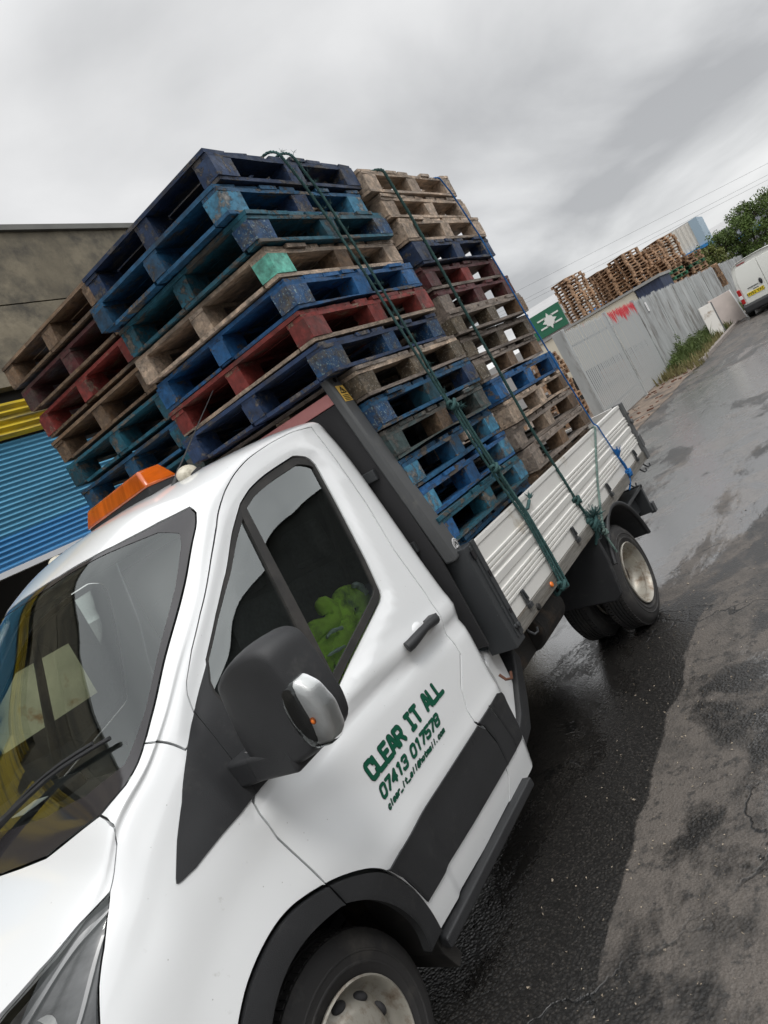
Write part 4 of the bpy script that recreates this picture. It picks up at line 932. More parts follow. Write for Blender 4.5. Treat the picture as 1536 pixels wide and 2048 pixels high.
# ------------------------------------------------------------ pallets
PW, PL, PH = 1.0, 1.18, .146
def jit(rn, a): return rn.uniform(-a, a)
def variant(seed, L=PL, Wd=PW):
    rn = random.Random(seed); out = {}
    b = MB(); n = 8; pitch = (L-.118)/(n-1)
    for k in range(n):
        x = k*pitch+jit(rn, .006); w = (.148 if k in (0, 1, 6) else .122)+jit(rn, .008); y0 = jit(rn, .011); y1 = Wd+jit(rn, .011); z = .128
        if k and k < n-1 and rn.random() < .06: continue
        dz = jit(rn, .0025); m_ = []
        # boards with slightly chewed ends
        c = [(x, y0+jit(rn, .006)), (x+w, y0+jit(rn, .006)), (x+w, y1+jit(rn, .006)), (x, y1+jit(rn, .006))]
        b.hexa([(p[0], p[1], z+dz) for p in c], [(p[0], p[1], z+.018+dz) for p in c])
    out['deck_boards'] = (b.mesh(), 1)
    b = MB()
    for y in (0, Wd/2-.05, Wd-.10):
        a = jit(rn, .006); ns = 9; dz = [0]+[rn.uniform(-.003, .0005) for _ in range(ns-1)]+[0]; dyy = [jit(rn, .0025) for _ in range(ns+1)]
        for i in range(ns):
            x0, x1 = L*i/ns+a, L*(i+1)/ns+a
            b.hexa([(x0, y+dyy[i], .110+dz[i]), (x1, y+dyy[i+1], .110+dz[i+1]), (x1, y+.10, .110), (x0, y+.10, .110)], [(x0, y+dyy[i], .1272), (x1, y+dyy[i+1], .1272), (x1, y+.10, .1272), (x0, y+.10, .1272)])
    out['stringer_boards'] = (b.mesh(), 0)
    bl = []
    for x in (0, L/2-.06, L-.145):
        for y in (0, Wd/2-.05, Wd-.10):
            wx = .145 if x != L/2-.06 else .12; a, c = jit(rn, .008), jit(rn, .005); b = MB()
            q = [jit(rn, .004) for _ in range(8)]
            b.hexa([(x+a+q[0], y+c+q[1], .019), (x+a+wx+q[2], y+c, .019), (x+a+wx, y+c+.10, .019), (x+a, y+c+.10+q[3], .019)], [(x+a, y+c+q[4], .1095), (x+a+wx, y+c+q[5], .1095), (x+a+wx+q[6], y+c+.10, .1095), (x+a, y+c+.10+q[7], .1095)])
            bl.append(b.mesh())
    out['block'] = (bl, 2)
    b = MB()
    for y in (0, Wd/2-.05, Wd-.10):
        nseg = 8; w = rn.uniform(.082, .10)
        am, ph = rn.uniform(.0, .007), rn.uniform(0, 6)
        for i in range(nseg):
            x0, x1 = L*i/nseg, L*(i+1)/nseg
            z0 = .001+am*(1+math.sin(ph+6*x0)); z1 = .001+am*(1+math.sin(ph+6*x1))
            b.hexa([(x0, y, z0), (x1, y, z1), (x1, y+w, z1), (x0, y+w, z0)], [(x0, y, .0182), (x1, y, .0182), (x1, y+w, .0182), (x0, y+w, .0182)])
    for x in (.001, L-.10):
        for ya, yb in ((.101, Wd/2-.052), (Wd/2+.052, Wd-.102)): b.box(x, x+.10, ya, yb, .001+rn.uniform(0, .002), .0178)
    out['base_boards'] = (b.mesh(), 0)
    return out
VAR = [variant(100+i) for i in range(5)]
PN = [0]
def pallet(label, loc, main, block=None, blocks=None, base=None, string=None, rz=0, tilt=0, group='pallets loaded on the truck', v=None, sx=1.0, cat='pallet'):
    V = VAR[(PN[0] if v is None else v) % 5]; PN[0] += 1
    r = empty('wooden_pallet', loc, rz, label=label, cat=cat, group=group); r.rotation_euler = (0, tilt, rz); r.scale = (sx, 1, 1)
    def put(nm, me, mt):
        o = bpy.data.objects.new(nm, me); COL.objects.link(o); o.parent = r
        if not me.materials: me.materials.append(mt)
        o.material_slots[0].link = 'OBJECT'; o.material_slots[0].material = mt; return o
    put('deck_boards', V['deck_boards'][0], WD[main][1]); put('stringer_boards', V['stringer_boards'][0], WD[string or main][0])
    put('base_boards', V['base_boards'][0], WD[base or main][0])
    for i, me in enumerate(V['block'][0]):
        put('block', me, WD[(blocks or {}).get(i, block or main)][2])
    return r
ORD = ['topmost', 'second from the top', 'third from the top', 'fourth from the top', 'fifth from the top', 'sixth from the top', 'seventh from the top', 'eighth from the top', 'ninth from the top', 'tenth from the top', 'eleventh from the top', 'twelfth from the top', 'thirteenth from the top', 'fourteenth from the top', 'fifteenth from the top', 'bottom one']
# block index: x major (0 front,1 mid,2 rear) * 3 + y (0 near side, 2 far side)
A = [(1.345, 'navy', 'deep navy', {}), (1.30, 'blue', 'dark blue', {0: 'sky_blue', 6: 'sky_blue', 3: 'navy'}), (1.35, 'teal', 'teal blue', {0: 'chip_blue', 3: 'teal', 6: 'chip_blue'}),
     (1.375, 'light_wood', 'bare wood mint-cornered', {0: 'mint', 3: 'brown', 6: 'light_wood'}), (1.385, 'bright_blue', 'bright blue', {0: 'chip_blue'}), (1.375, 'red', 'brick red', {}),
     (1.38, 'navy', 'navy blue', {0: 'chip_blue', 3: 'chip_blue', 6: 'chip_blue'}), (1.52, 'grey_wood', 'grey wood brown-blocked', {0: 'chip', 3: 'chip', 6: 'chip'}), (1.52, 'blue', 'scuffed blue', {0: 'chip_blue', 3: 'teal', 6: 'navy'}),
     (1.52, 'grey_green', 'grey green', {3: 'brown', 6: 'grey_green'}), (1.52, 'blue', 'worn pale blue', {0: 'sky_blue', 6: 'sky_blue'}), (1.52, 'bright_blue', 'blue', {0: 'sky_blue', 6: 'sky_blue'}),
     (1.51, 'teal', 'teal', {0: 'bright_blue', 6: 'sky_blue'}), (1.52, 'blue', 'blue', {}), (1.52, 'brown', 'brown', {}), (1.52, 'blue', 'blue', {})]
Bc = [(2.535, 'light_wood', 'pale wood', {}), (2.63, 'light_wood', 'pale wood', {}), (2.69, 'light_wood', 'cleanest pale wood', {}), (2.70, 'navy', 'dark blue', {}), (2.69, 'dark_red', 'dark red', {3: 'red'}),
      (2.71, 'dark_red', 'dark plum red', {0: 'grey_wood'}), (2.66, 'grey_wood', 'brown wood', {0: 'chip', 3: 'chip', 6: 'brown'}), (2.70, 'grey_wood', 'brown wood', {0: 'chip', 3: 'chip', 6: 'chip'}), (2.72, 'grey_wood', 'brown wood', {0: 'chip', 3: 'brown', 6: 'brown'}),
      (2.76, 'bright_blue', 'bright blue', {}), (2.77, 'light_wood', 'pale wood', {0: 'light_wood', 6: 'brown'}), (2.74, 'grey_wood', 'brown wood', {3: 'light_wood', 6: 'brown'}), (2.75, 'grey_wood', 'brown wood', {3: 'brown', 6: 'brown'}),
      (2.75, 'brown', 'brown', {}), (2.77, 'brown', 'brown', {}), (2.77, 'brown', 'brown', {})]
Cc = [(1.42, 'brown', 'light brown', {}), (1.43, 'dark_red', 'dull dark red', {}), (1.43, 'red', 'bright red', {}), (1.44, 'brown', 'tan wood', {}), (1.44, 'teal', 'sea blue', {}), (1.45, 'blue', 'blue', {0: 'teal'}), (1.45, 'teal', 'dark teal', {0: 'grey_green'}),
      (1.49, 'navy', 'navy', {}), (1.49, 'blue', 'blue', {}), (1.50, 'brown', 'brown', {}), (1.5, 'blue', 'blue', {}), (1.5, 'brown', 'brown', {}), (1.5, 'blue', 'blue', {}), (1.5, 'brown', 'brown', {}), (1.51, 'blue', 'blue', {})]
rp = random.Random(5)
for nm, lst, y0, top, sx in (('front stack on the near side', A, -1.035, 3.305, .99), ('rear stack on the near side', Bc, -1.035, 3.265, 1.0), ('front stack on the far side', Cc, -.02, 3.36, .99)):
    n = len(lst); pitch = (top-.868)/n
    for i, (x0, mt, desc, bl) in enumerate(lst):
        z = .868+(n-1-i)*pitch
        lab = ('%s pallet, %s of the %s' % (desc, ORD[i] if i < n-1 else 'bottom one', nm)) if i < n-1 else '%s pallet at the bottom of the %s' % (desc.split(' with')[0], nm)
        base = {3: 'light_wood'}.get(i) if nm.startswith('front stack on the near') else None
        strg = {7: 'light_wood'}.get(i) if nm.startswith('front stack on the near') else None
        if nm.startswith('front stack on the near') and i == 5: base = 'light_wood'
        if nm.startswith('rear') and i in (4, 5): base = 'grey_wood'
        if nm.startswith('front stack on the far') and i in (1, 2): base = 'brown'
        pallet(lab, (x0, y0+rp.uniform(-.018, .018), z), mt, blocks=bl, base=base, string=strg, rz=rp.uniform(-.016, .016), sx=sx if i < 7 or nm.startswith('rear') else sx*.955, tilt=rp.uniform(-.004, .004))
for i in range(14):
    mt = rp.choice(['brown', 'grey_wood', 'blue', 'brown'])
    pallet('%s pallet, %s of the rear stack on the far side' % (mt.replace('_', ' '), ORD[i]), (2.72+rp.uniform(-.03, .03), 0.0, .868+(13-i)*.15), mt, rz=rp.uniform(-.01, .01))
# loose broken slat on the red pallet, splinters
# ------------------------------------------------------------ ropes
def rope_mat(n, c): return mat(n, c, .8, bump=.6, bscale=500, var=.35, vscale=30)
RG, RGD, RGG, RB = rope_mat('green_rope', (.032, .088, .086)), rope_mat('dark_green_rope', (.018, .06, .055)), rope_mat('grey_green_rope', (.12, .18, .16)), rope_mat('blue_rope', (.006, .12, .36))
def dens(path, step=.012):
    P = [Vector(p) for p in path]; o = []
    for i in range(len(P)-1):
        n = max(1, int((P[i+1]-P[i]).length/step))
        for k in range(n): o.append(P[i].lerp(P[i+1], k/n))
    o.append(P[-1]); return o
def smoothp(P, n=3):
    for _ in range(n): P = [P[0]]+[(P[i-1]+P[i]*2+P[i+1])/4 for i in range(1, len(P)-1)]+[P[-1]]
    return P
def twist(b, path, r, pitch=.05, ns=3, sides=5):
    P = smoothp(dens(path, .011)); s = 0; cs = []
    for i, p in enumerate(P):
        if i: s += (P[i]-P[i-1]).length
        d = (P[min(i+1, len(P)-1)]-P[max(i-1, 0)]).normalized(); a = d.cross(Vector((.3, 1, .2))); a.normalize(); c = d.cross(a); cs.append((p, a, c, s))
    for k in range(ns):
        b.tube([p+(a*math.cos(2*PI*(s/pitch+k/ns))+c*math.sin(2*PI*(s/pitch+k/ns)))*r*.52 for p, a, c, s in cs], r*.56, sides)
def fuzz(b, c, n, l, r=.0012, seed=0, spread=1.0, dirv=None):
    rn = random.Random(seed)
    for _ in range(n):
        d = Vector((rn.gauss(0, 1), rn.gauss(0, 1), rn.gauss(0, 1))).normalized()
        if dirv is not None: d = (d*spread+Vector(dirv)).normalized()
        q = Vector((rn.gauss(0, 1), rn.gauss(0, 1), rn.gauss(0, 1))).normalized(); L_ = l*rn.uniform(.5, 1)
        b.tube([Vector(c), Vector(c)+d*L_*.5+q*L_*.1, Vector(c)+d*L_+q*L_*.25], r, 4)
def knot(b, c, r, seed=0):
    rn = random.Random(seed); P = []
    for k in range(60):
        a = k/60*2*PI; P.append(Vector(c)+Vector(((2+math.cos(3*a))*math.cos(2*a)*.36*r*1.3, (2+math.cos(3*a))*math.sin(2*a)*.30*r, math.sin(3*a)*r*.8)))
    b.tube(P+[P[0]], r*.38, 6)
YR = -1.075
def over(x, z0, z1, far):   # across the top and down the far side to the rail
    return [(x, z0)]
def top_path(xn, zt, xf): return [(xf, 1.09, .80), (xf, 1.07, 2.0), (xf-.02, 1.03, zt+.06), (xf, .97, zt+.085), ((xn+xf)/2, .02, zt+.080), (xn+.01, -.2, zt+.022), (xn, -.98, zt+.018), (xn, -1.03, zt+.014), (xn, -1.055, zt-.004)]
def rope(label, name='rope'):
    return tag(empty(name, (0, 0, 0)), label, 'rope', 'ropes tying down the pallets')
def Yp(l): return [(x, YR, z) for x, z in l]
b = MB()
pa = [(1.80, 3.275), (1.87, 3.10), (1.93, 2.87), (1.985, 2.58), (2.03, 2.25), (2.085, 1.89)]
pb = [(1.90, 3.275), (1.97, 3.08), (2.02, 2.80), (2.06, 2.5), (2.09, 2.2), (2.10, 1.89)]
root = rope('paired green fraying rope knotted into a thick bundle down the front stack')
twist(b, top_path(1.80, 3.30, 1.85)+Yp(pa), .0074); twist(b, top_path(1.90, 3.30, 1.95)+Yp(pb), .0074)
low = [(2.09, 1.90), (2.11, 1.70), (2.143, 1.51), (2.17, 1.38), (2.19, 1.20), (2.20, 1.0), (2.20, .87), (2.20, .77)]
for k, (ox, oy) in enumerate(((-.016, 0), (.010, -.008), (.0, -.022), (.024, -.010), (-.006, -.012))):
    twist(b, [(x+ox+.005*math.sin(7*z+k), YR-.012+oy-(.012 if z < 1.3 else 0), z) for x, z in low], .0074)
knot(b, (2.085, YR-.02, 1.885), .025, 1); knot(b, (2.143, YR-.03, 1.50), .022, 2); knot(b, (2.20, YR-.02, .79), .026, 3)
b.tube([(2.20, YR-.03, 1.23), (2.24, YR-.035, 1.225), (2.30, YR-.035, 1.25)], .010, 6)
b.tube(smoothp(dens([(2.20, YR-.02, .78), (2.18, YR+.03, .74), (2.22, YR+.05, .80)])), .010, 6)
b.obj('strand', RG, root, smooth=60)
b = MB()
allp = [(a0[0]+(b0[0]-a0[0])*t, a0[1]+(b0[1]-a0[1])*t) for L_ in (pa, pb, low) for a0, b0 in zip(L_, L_[1:]) for t in (0, .25, .5, .75)]
for i, (x, z) in enumerate(allp): fuzz(b, (x, YR-.014-(.014 if z < 1.9 else 0), z), 9, .026, .0006, i)
fuzz(b, (2.31, YR-.035, 1.255), 60, .045, .0013, 5, .5, (1, 0, .5)); fuzz(b, (2.11, YR-.05, 1.86), 25, .03, .0008, 6)
tag(b.obj('frayed_fibres', RG, root), kind='stuff')
b = MB(); root = rope('single dark green rope down the middle of the rear stack with a knot')
pc = [(2.755, 3.25), (2.79, 2.98), (2.817, 2.633), (2.84, 2.2), (2.856, 1.873), (2.872, 1.50), (2.89, 1.20), (2.91, 1.035), (2.95, .90), (2.965, .87)]
twist(b, top_path(2.755, 3.26, 2.9)+Yp([(x, z) for x, z in pc[:6]])+[(x, YR-.018, z) for x, z in pc[6:]], .0095)
knot(b, (2.91, YR-.022, 1.035), .024, 5)
b.obj('strand', RGD, root, smooth=60)
b = MB(); knot(b, (2.965, YR-.025, .865), .036, 6); knot(b, (2.96, YR-.03, .85), .03, 7)
for k in range(4): twist(b, [(2.955+.012*k, YR-.03, .86), (2.95+.014*k, YR-.02, .80), (2.95+.012*k, YR+.02, .73)], .010)
fuzz(b, (2.965, YR-.045, .885), 110, .085, .0017, 9, .75, (0, -.15, .7)); fuzz(b, (2.955, YR-.04, .84), 70, .06, .0017, 10)
b.obj('tassel', RG, root, smooth=60)
b = MB(); root = rope('thin grey green rope hanging straight down the white side board')
twist(b, [(3.87, -.98, 1.25), (3.875, YR+.01, 1.292), (3.84, YR-.02, 1.29), (3.60, YR-.02, 1.15), (3.36, YR-.02, 1.0), (3.20, YR-.02, .88), (3.10, YR-.02, .80), (3.065, YR-.015, .73), (3.05, YR-.03, .66), (3.06, YR-.03, .61)], .0085)
knot(b, (3.075, YR-.02, .75), .018, 4)
b.obj('strand', RGG, root, smooth=60)
b = MB(); root = rope('thin bright blue rope down the rear edge of the load')
pd = [(3.49, 3.235), (3.56, 3.12), (3.651, 2.805), (3.70, 2.45), (3.733, 2.155), (3.81, 1.74), (3.90, 1.295), (3.95, 1.10), (3.985, 1.0), (4.02, .87)]
twist(b, top_path(3.49, 3.24, 3.5)+Yp([(x, z) for x, z in pd[:7]])+[(x, YR-.016, z) for x, z in pd[6:]], .0062, .035)
twist(b, [(3.985, YR-.02, 1.0), (4.0, YR-.028, .93), (4.02, YR-.02, .87)], .008); knot(b, (4.022, YR-.02, .868), .022, 8); knot(b, (4.018, YR-.02, .855), .02, 9)
twist(b, [(4.02, YR-.02, .86), (3.98, YR-.01, .80), (3.94, YR+.01, .76)], .007)
fuzz(b, (3.985, YR-.022, 1.0), 60, .075, .0016, 15, .35, (.25, -.05, 1))
b.obj('strand', RB, root, smooth=60)
# ------------------------------------------------------------ ground
def nodes_of(m_): return m_.node_tree.nodes, m_.node_tree.links
def asphalt():
    m_ = bpy.data.materials.new('wet_asphalt'); m_.use_nodes = True; nd, lk = nodes_of(m_); P = nd['Principled BSDF']
    tc_ = nd.new('ShaderNodeTexCoord')
    def noise(s_, d=6, r_=.6, st=(1, 1, 1), rot=0, dist=0, loc=(0, 0, 0)):
        mp_ = nd.new('ShaderNodeMapping'); mp_.inputs['Scale'].default_value = st; mp_.inputs['Rotation'].default_value = (0, 0, rot); mp_.inputs['Location'].default_value = loc
        n = nd.new('ShaderNodeTexNoise'); n.inputs['Scale'].default_value = s_; n.inputs['Detail'].default_value = d; n.inputs['Roughness'].default_value = r_; n.inputs['Distortion'].default_value = dist
        lk.new(tc_.outputs['Object'], mp_.inputs[0]); lk.new(mp_.outputs[0], n.inputs['Vector']); return n.outputs[0]
    def rng(v, a, b, lo=0, hi=1):
        r_ = nd.new('ShaderNodeMapRange'); lk.new(v, r_.inputs[0])
        for i, q in enumerate((a, b, lo, hi)): r_.inputs[i+1].default_value = q
        return r_.outputs[0]
    def mth(op, a, b):
        x_ = nd.new('ShaderNodeMath'); x_.operation = op
        for i, q in enumerate((a, b)):
            if isinstance(q, (int, float)): x_.inputs[i].default_value = q
            else: lk.new(q, x_.inputs[i])
        return x_.outputs[0]
    def mix(f, a, b):
        x_ = nd.new('ShaderNodeMix'); x_.data_type = 'RGBA'; lk.new(f, x_.inputs[0])
        for k, q in ((6, a), (7, b)):
            if isinstance(q, tuple): x_.inputs[k].default_value = (*q, 1)
            else: lk.new(q, x_.inputs[k])
        return x_.outputs[2]
    big = noise(1.5, 10, .66, (1, 1.15, 1), .4, .5, (2.3, .4, 0))
    streak = noise(.9, 8, .62, (.45, 1.6, 1), -.35, .3)
    wetv = mth('ADD', mth('MULTIPLY', big, .62), mth('MULTIPLY', streak, .38))
    # wetter ground under the truck and far road, truck's soft shadow painted in
    def zone(cx, cy, rx, ry):
        mp_ = nd.new('ShaderNodeMapping'); mp_.inputs['Location'].default_value = (-cx/rx, -cy/ry, 0); mp_.inputs['Scale'].default_value = (1/rx, 1/ry, 0); lk.new(tc_.outputs['Object'], mp_.inputs[0])
        g = nd.new('ShaderNodeVectorMath'); g.operation = 'LENGTH'; lk.new(mp_.outputs[0], g.inputs[0]); return rng(g.outputs['Value'], 1.0, .35, 0, 1)
    pud = mth('MAXIMUM', zone(7.0, -.5, 3.6, 2.6), mth('MAXIMUM', zone(12.5, -.6, 5.5, 2.2), zone(2.6, .0, 2.7, 1.2)))
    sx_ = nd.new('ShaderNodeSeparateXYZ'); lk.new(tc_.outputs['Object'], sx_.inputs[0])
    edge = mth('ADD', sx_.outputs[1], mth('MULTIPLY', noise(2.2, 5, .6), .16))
    wet_shade = mth('MULTIPLY', rng(edge, -1.26, -1.20), rng(sx_.outputs[0], 3.6, 3.0))  # damp strip along the truck, also darkened as its soft shadow
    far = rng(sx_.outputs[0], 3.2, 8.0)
    wetv = mth('SUBTRACT', mth('SUBTRACT', mth('SUBTRACT', wetv, mth('MULTIPLY', pud, .06)), mth('MULTIPLY', wet_shade, .3)), mth('MULTIPLY', far, .02))
    wetv = mth('ADD', wetv, mth('MULTIPLY', mth('SUBTRACT', noise(9, 6, .7), .5), .10))
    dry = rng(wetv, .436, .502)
    fine = noise(170, 4, .7); grit = nd.new('ShaderNodeTexVoronoi'); grit.inputs['Scale'].default_value = 75; lk.new(tc_.outputs['Object'], grit.inputs['Vector'])
    stone = mix(rng(grit.outputs['Distance'], .0, .55), (.075, .068, .060), (.012, .0115, .011))
    wetc = mix(rng(noise(60, 3, .6), .4, .62), (.018, .017, .016), stone)
    dryc = mix(rng(fine, .3, .7), (.058, .050, .043), (.150, .131, .114))
    dryc = mix(rng(grit.outputs['Distance'], .08, .0, 0, .6), dryc, (.22, .20, .18))
    dryc = mix(rng(noise(14, 5, .7), .54, .62, 0, .85), dryc, (.028, .026, .024))
    dryc = mix(rng(noise(3.1, 7, .7), .48, .60, 0, .6), dryc, (.042, .038, .034))
    vc = nd.new('ShaderNodeTexVoronoi'); vc.feature = 'DISTANCE_TO_EDGE'; vc.inputs['Scale'].default_value = .75; mv = nd.new('ShaderNodeVectorMath'); mv.operation = 'ADD'
    nv = nd.new('ShaderNodeTexNoise'); nv.inputs['Scale'].default_value = 2.5; nv.inputs['Detail'].default_value = 6; lk.new(tc_.outputs['Object'], nv.inputs['Vector']); lk.new(tc_.outputs['Object'], mv.inputs[0]); lk.new(nv.outputs['Color'], mv.inputs[1]); lk.new(mv.outputs[0], vc.inputs['Vector'])
    crack = mth('MULTIPLY', rng(vc.outputs['Distance'], .012, .004), rng(noise(.8, 3, .5, loc=(4, 4, 0)), .50, .58))
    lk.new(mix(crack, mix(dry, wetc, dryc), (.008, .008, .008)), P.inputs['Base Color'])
    film = rng(mth('ADD', mth('ADD', noise(.9, 8, .68, (.6, 1.3, 1), -.3, .4, (7, 2, 0)), mth('MULTIPLY', mth('SUBTRACT', noise(55, 3, .7), .5), .22)), mth('MULTIPLY', pud, .20)), .58, .63)       # standing film of water
    rw = mix(film, (.34, .34, .34), (.10, .10, .10)); rgh = mix(dry, rw, (.62, .62, .62)); lk.new(rgh, P.inputs['Roughness'])
    P.inputs['Specular IOR Level'].default_value = .62
    lk.new(mth('MULTIPLY', film, .95), P.inputs['Coat Weight']); P.inputs['Coat Roughness'].default_value = .12; P.inputs['Coat IOR'].default_value = 2.3
    hgt = mth('ADD', mth('MULTIPLY', grit.outputs['Distance'], .9), mth('MULTIPLY', noise(48, 5, .65), .8))
    hgt = mth('SUBTRACT', hgt, mth('MULTIPLY', crack, 2.0))
    b = nd.new('ShaderNodeBump'); b.inputs['Distance'].default_value = .006; lk.new(hgt, b.inputs['Height']); lk.new(mix(film, (.50, .50, .50), (.16, .16, .16)), b.inputs['Strength'])
    lk.new(b.outputs[0], P.inputs['Normal'])
    b2 = nd.new('ShaderNodeBump'); b2.inputs['Distance'].default_value = .004; b2.inputs['Strength'].default_value = .5; lk.new(noise(38, 4, .7), b2.inputs['Height']); lk.new(b2.outputs[0], P.inputs['Coat Normal'])
    return m_
def sheet(name, pts, z, mt, **k):
    me = bpy.data.meshes.new(name); me.from_pydata([(p[0], p[1], z) for p in pts], [], [tuple(range(len(pts)))]); me.update()
    o = mkobj(name, me, mt); return tag(o, **k)
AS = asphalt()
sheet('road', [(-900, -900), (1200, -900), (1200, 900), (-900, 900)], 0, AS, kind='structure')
DIRT = mat('yard_dirt', (.19, .145, .11), .8, bump=.8, bscale=30, var=.25, vscale=6, dirt=(.06, .05, .042), dscale=2.2, dpos=(.48, .62))
kb = [(9.0, 1.9), (10.5, 1.4), (12.5, 1.08), (15, .95), (17.5, .86), (19, .74), (21, .66), (24, .58), (27, .48), (32, .38), (46, .25)]
def dense_line(P, k=8):
    o = []
    for i in range(len(P)-1):
        for j in range(k): o.append((P[i][0]+(P[i+1][0]-P[i][0])*j/k, P[i][1]+(P[i+1][1]-P[i][1])*j/k))
    return o+[P[-1]]
kd = dense_line(kb); rk = random.Random(3)
kj = [(x, y+rk.uniform(-.05, .05) if x < 19 else y) for x, y in kd]
sheet('verge', kj+[(46, 2.2), (30, 2.3), (9.2, 2.6)], .006, DIRT, kind='structure')
sheet('yard_ground', [(9.2, 2.6), (30, 2.3), (46, 2.2), (80, 2.2), (80, 40), (9.2, 40)], .004, DIRT, kind='structure')
b = MB(); K = [(x, y) for x, y in kd if x >= 19]
for i in range(len(K)-1):
    (x0, y0), (x1, y1) = K[i], K[i+1]
    if i % 3 == 0: x0 += .006
    b.hexa([(x0, y0-.07, -.05), (x1, y1-.07, -.05), (x1, y1+.07, -.05), (x0, y0+.07, -.05)], [(x0, y0-.06, .085), (x1, y1-.06, .085), (x1, y1+.07, .09), (x0, y0+.07, .09)])
tag(b.obj('kerb', mat('kerb_concrete', (.25, .22, .20), .7, bump=.5, bscale=50, var=.2, vscale=8), None), kind='structure')

rg_ = random.Random(77); b = MB()
for _ in range(2200):
    x = rg_.uniform(.2, 5.5); y = rg_.uniform(-3.4, -1.0); s_ = rg_.uniform(.0015, .0055)*(1.6 if rg_.random() < .05 else 1); a = [Vector((x+rg_.uniform(-s_, s_)*1.4, y+rg_.uniform(-s_, s_)*1.4, rg_.uniform(.0, s_*.9))) for _q in range(4)]
    a[0].z = s_; b.add([tuple(q) for q in a], [(0, 1, 2), (0, 2, 3), (0, 3, 1), (1, 3, 2)])
me = bpy.data.meshes.new('grit'); me.from_pydata(b.v, [], b.f); me.update(); tag(mkobj('grit', me, mat('grit_stone', (.30, .25, .19), .6, var=.6, vscale=40)), 'loose grit and stone chips scattered over the wet road beside the truck', 'grit', kind='stuff')
# ------------------------------------------------------------ concrete works building behind the truck
CONC = mat('stained_concrete', (.165, .142, .100), .85, bump=1, bscale=30, var=.35, vscale=1.6, dirt=(.062, .056, .044), dscale=2.2, dpos=(.46, .66))
BLUE1 = mat('shutter_blue', (.075, .26, .40), .45, bump=.15, bscale=40, var=.12, vscale=2, dirt=(.03, .12, .20), dscale=1.6, dpos=(.55, .75), stretch=(.4, 1, 3))
BLUE2 = mat('shutter_dark_blue', (.04, .20, .42), .4, var=.12, vscale=2)
YEL = mat('yellow_cladding', (.50, .36, .012), .5, var=.2, vscale=3, dirt=(.12, .10, .04), dscale=2.5, dpos=(.46, .62), stretch=(.5, 1, 4))
DKB = mat('dark_opening', (.02, .018, .015), .9)
bd = tag(empty('works_building', (0, 3.2, 0)), 'stained concrete building with blue roller shutter and yellow strip behind the loaded truck', 'building')
YB = 3.2
b = MB(); b.box(-16, 9, YB, YB+12, 4.857, 5.62); b.obj('upper_wall', CONC, bd)
b = MB(); b.box(-16, 9, YB, YB+.6, 4.06, 4.843); b.box(-16, 9, YB+.03, YB+.6, 4.83, 4.87); b.obj('wall_panel', CONC, bd)
b = MB(); b.box(-16.05, 9.05, YB-.04, YB+.7, 5.62, 5.68); b.obj('coping', mat('coping_metal', (.12, .12, .11), .6, var=.2, vscale=3), bd)
def ribbed(x0, x1, z0, z1, pitch, depth, y, nm, mt, parent, rnd=True):
    n = max(1, round((z1-z0)/pitch)); v = []
    for i in range(n):
        for k, (dz, dd) in enumerate(((0, 0), (.18, .35), (.35, .8), (.5, 1), (.65, .8), (.82, .35), (.93, .02))):
            v.append((z0+(z1-z0)*(i+dz)/n, y-depth*dd))
    v.append((z1, y)); m_ = len(v)
    V = [(x0, q, z) for z, q in v]+[(x1, q, z) for z, q in v]; F = [(i, i+1, i+1+m_, i+m_) for i in range(m_-1)]
    b = MB(); b.add(V, F); return b.obj(nm, mt, parent, smooth=50)
ribbed(-1.2, 9, 3.61, 3.94, .068, .032, YB+.06, 'yellow_cladding', YEL, bd)
b = MB(); b.box(-.6, 9, YB+.12, YB+.3, 3.94, 4.06); b.obj('dark_gap', DKB, bd)
b = MB(); b.box(-16, -1.2, YB-.02, YB+.2, 0, 4.055); b.box(7.2, 9, YB-.01, YB+.2, 0, 3.60); b.obj('side_wall', CONC, bd)
b = MB(); b.box(3.42, 3.46, YB-.02, YB+.04, 3.56, 4.13); b.box(3.62, 3.65, YB, YB+.04, 3.6, 4.04); b.obj('bracket', M['rust'], bd)
sh = ribbed(-.9, 7.2, 2.80, 3.60, .045, .020, YB+.10, 'roller_shutter', BLUE1, bd)
ribbed(-.9, 7.2, 2.53, 2.80, .045, .020, YB+.10, 'shutter_band', BLUE2, sh)
b = MB(); b.box(-.9, 7.2, YB+.05, YB+.12, 2.48, 2.53); b.obj('bottom_bar', mat('white_bar', (.55, .56, .58), .5), sh)
b = MB(); b.box(-2.6, 7.2, YB+.3, YB+11.9, .004, .05); b.box(-2.6, 7.3, YB+8, YB+8.1, 0, 4.3); b.box(-2.6, 7.3, YB+.65, YB+8, 4.0, 4.1); b.obj('interior', DKB, bd)
b = MB(); b.box(-1.22, -.9, YB-.07, YB+.2, 0, 3.6); b.box(.9, 1.0, YB-.02, YB+.2, 0, 2.48); b.box(3.2, 3.32, YB+.1, YB+.25, 0, 2.48); b.obj('yellow_post', YEL, bd, bev=.01)
b = MB(); b.box(1.35, 2.25, YB+.16, YB+.2, 1.25, 1.75); b.obj('cream_board', mat('cream_board', (.50, .47, .30), .7, var=.15, vscale=4, dirt=(.3, .16, .05), dscale=3, dpos=(.6, .7)), bd)
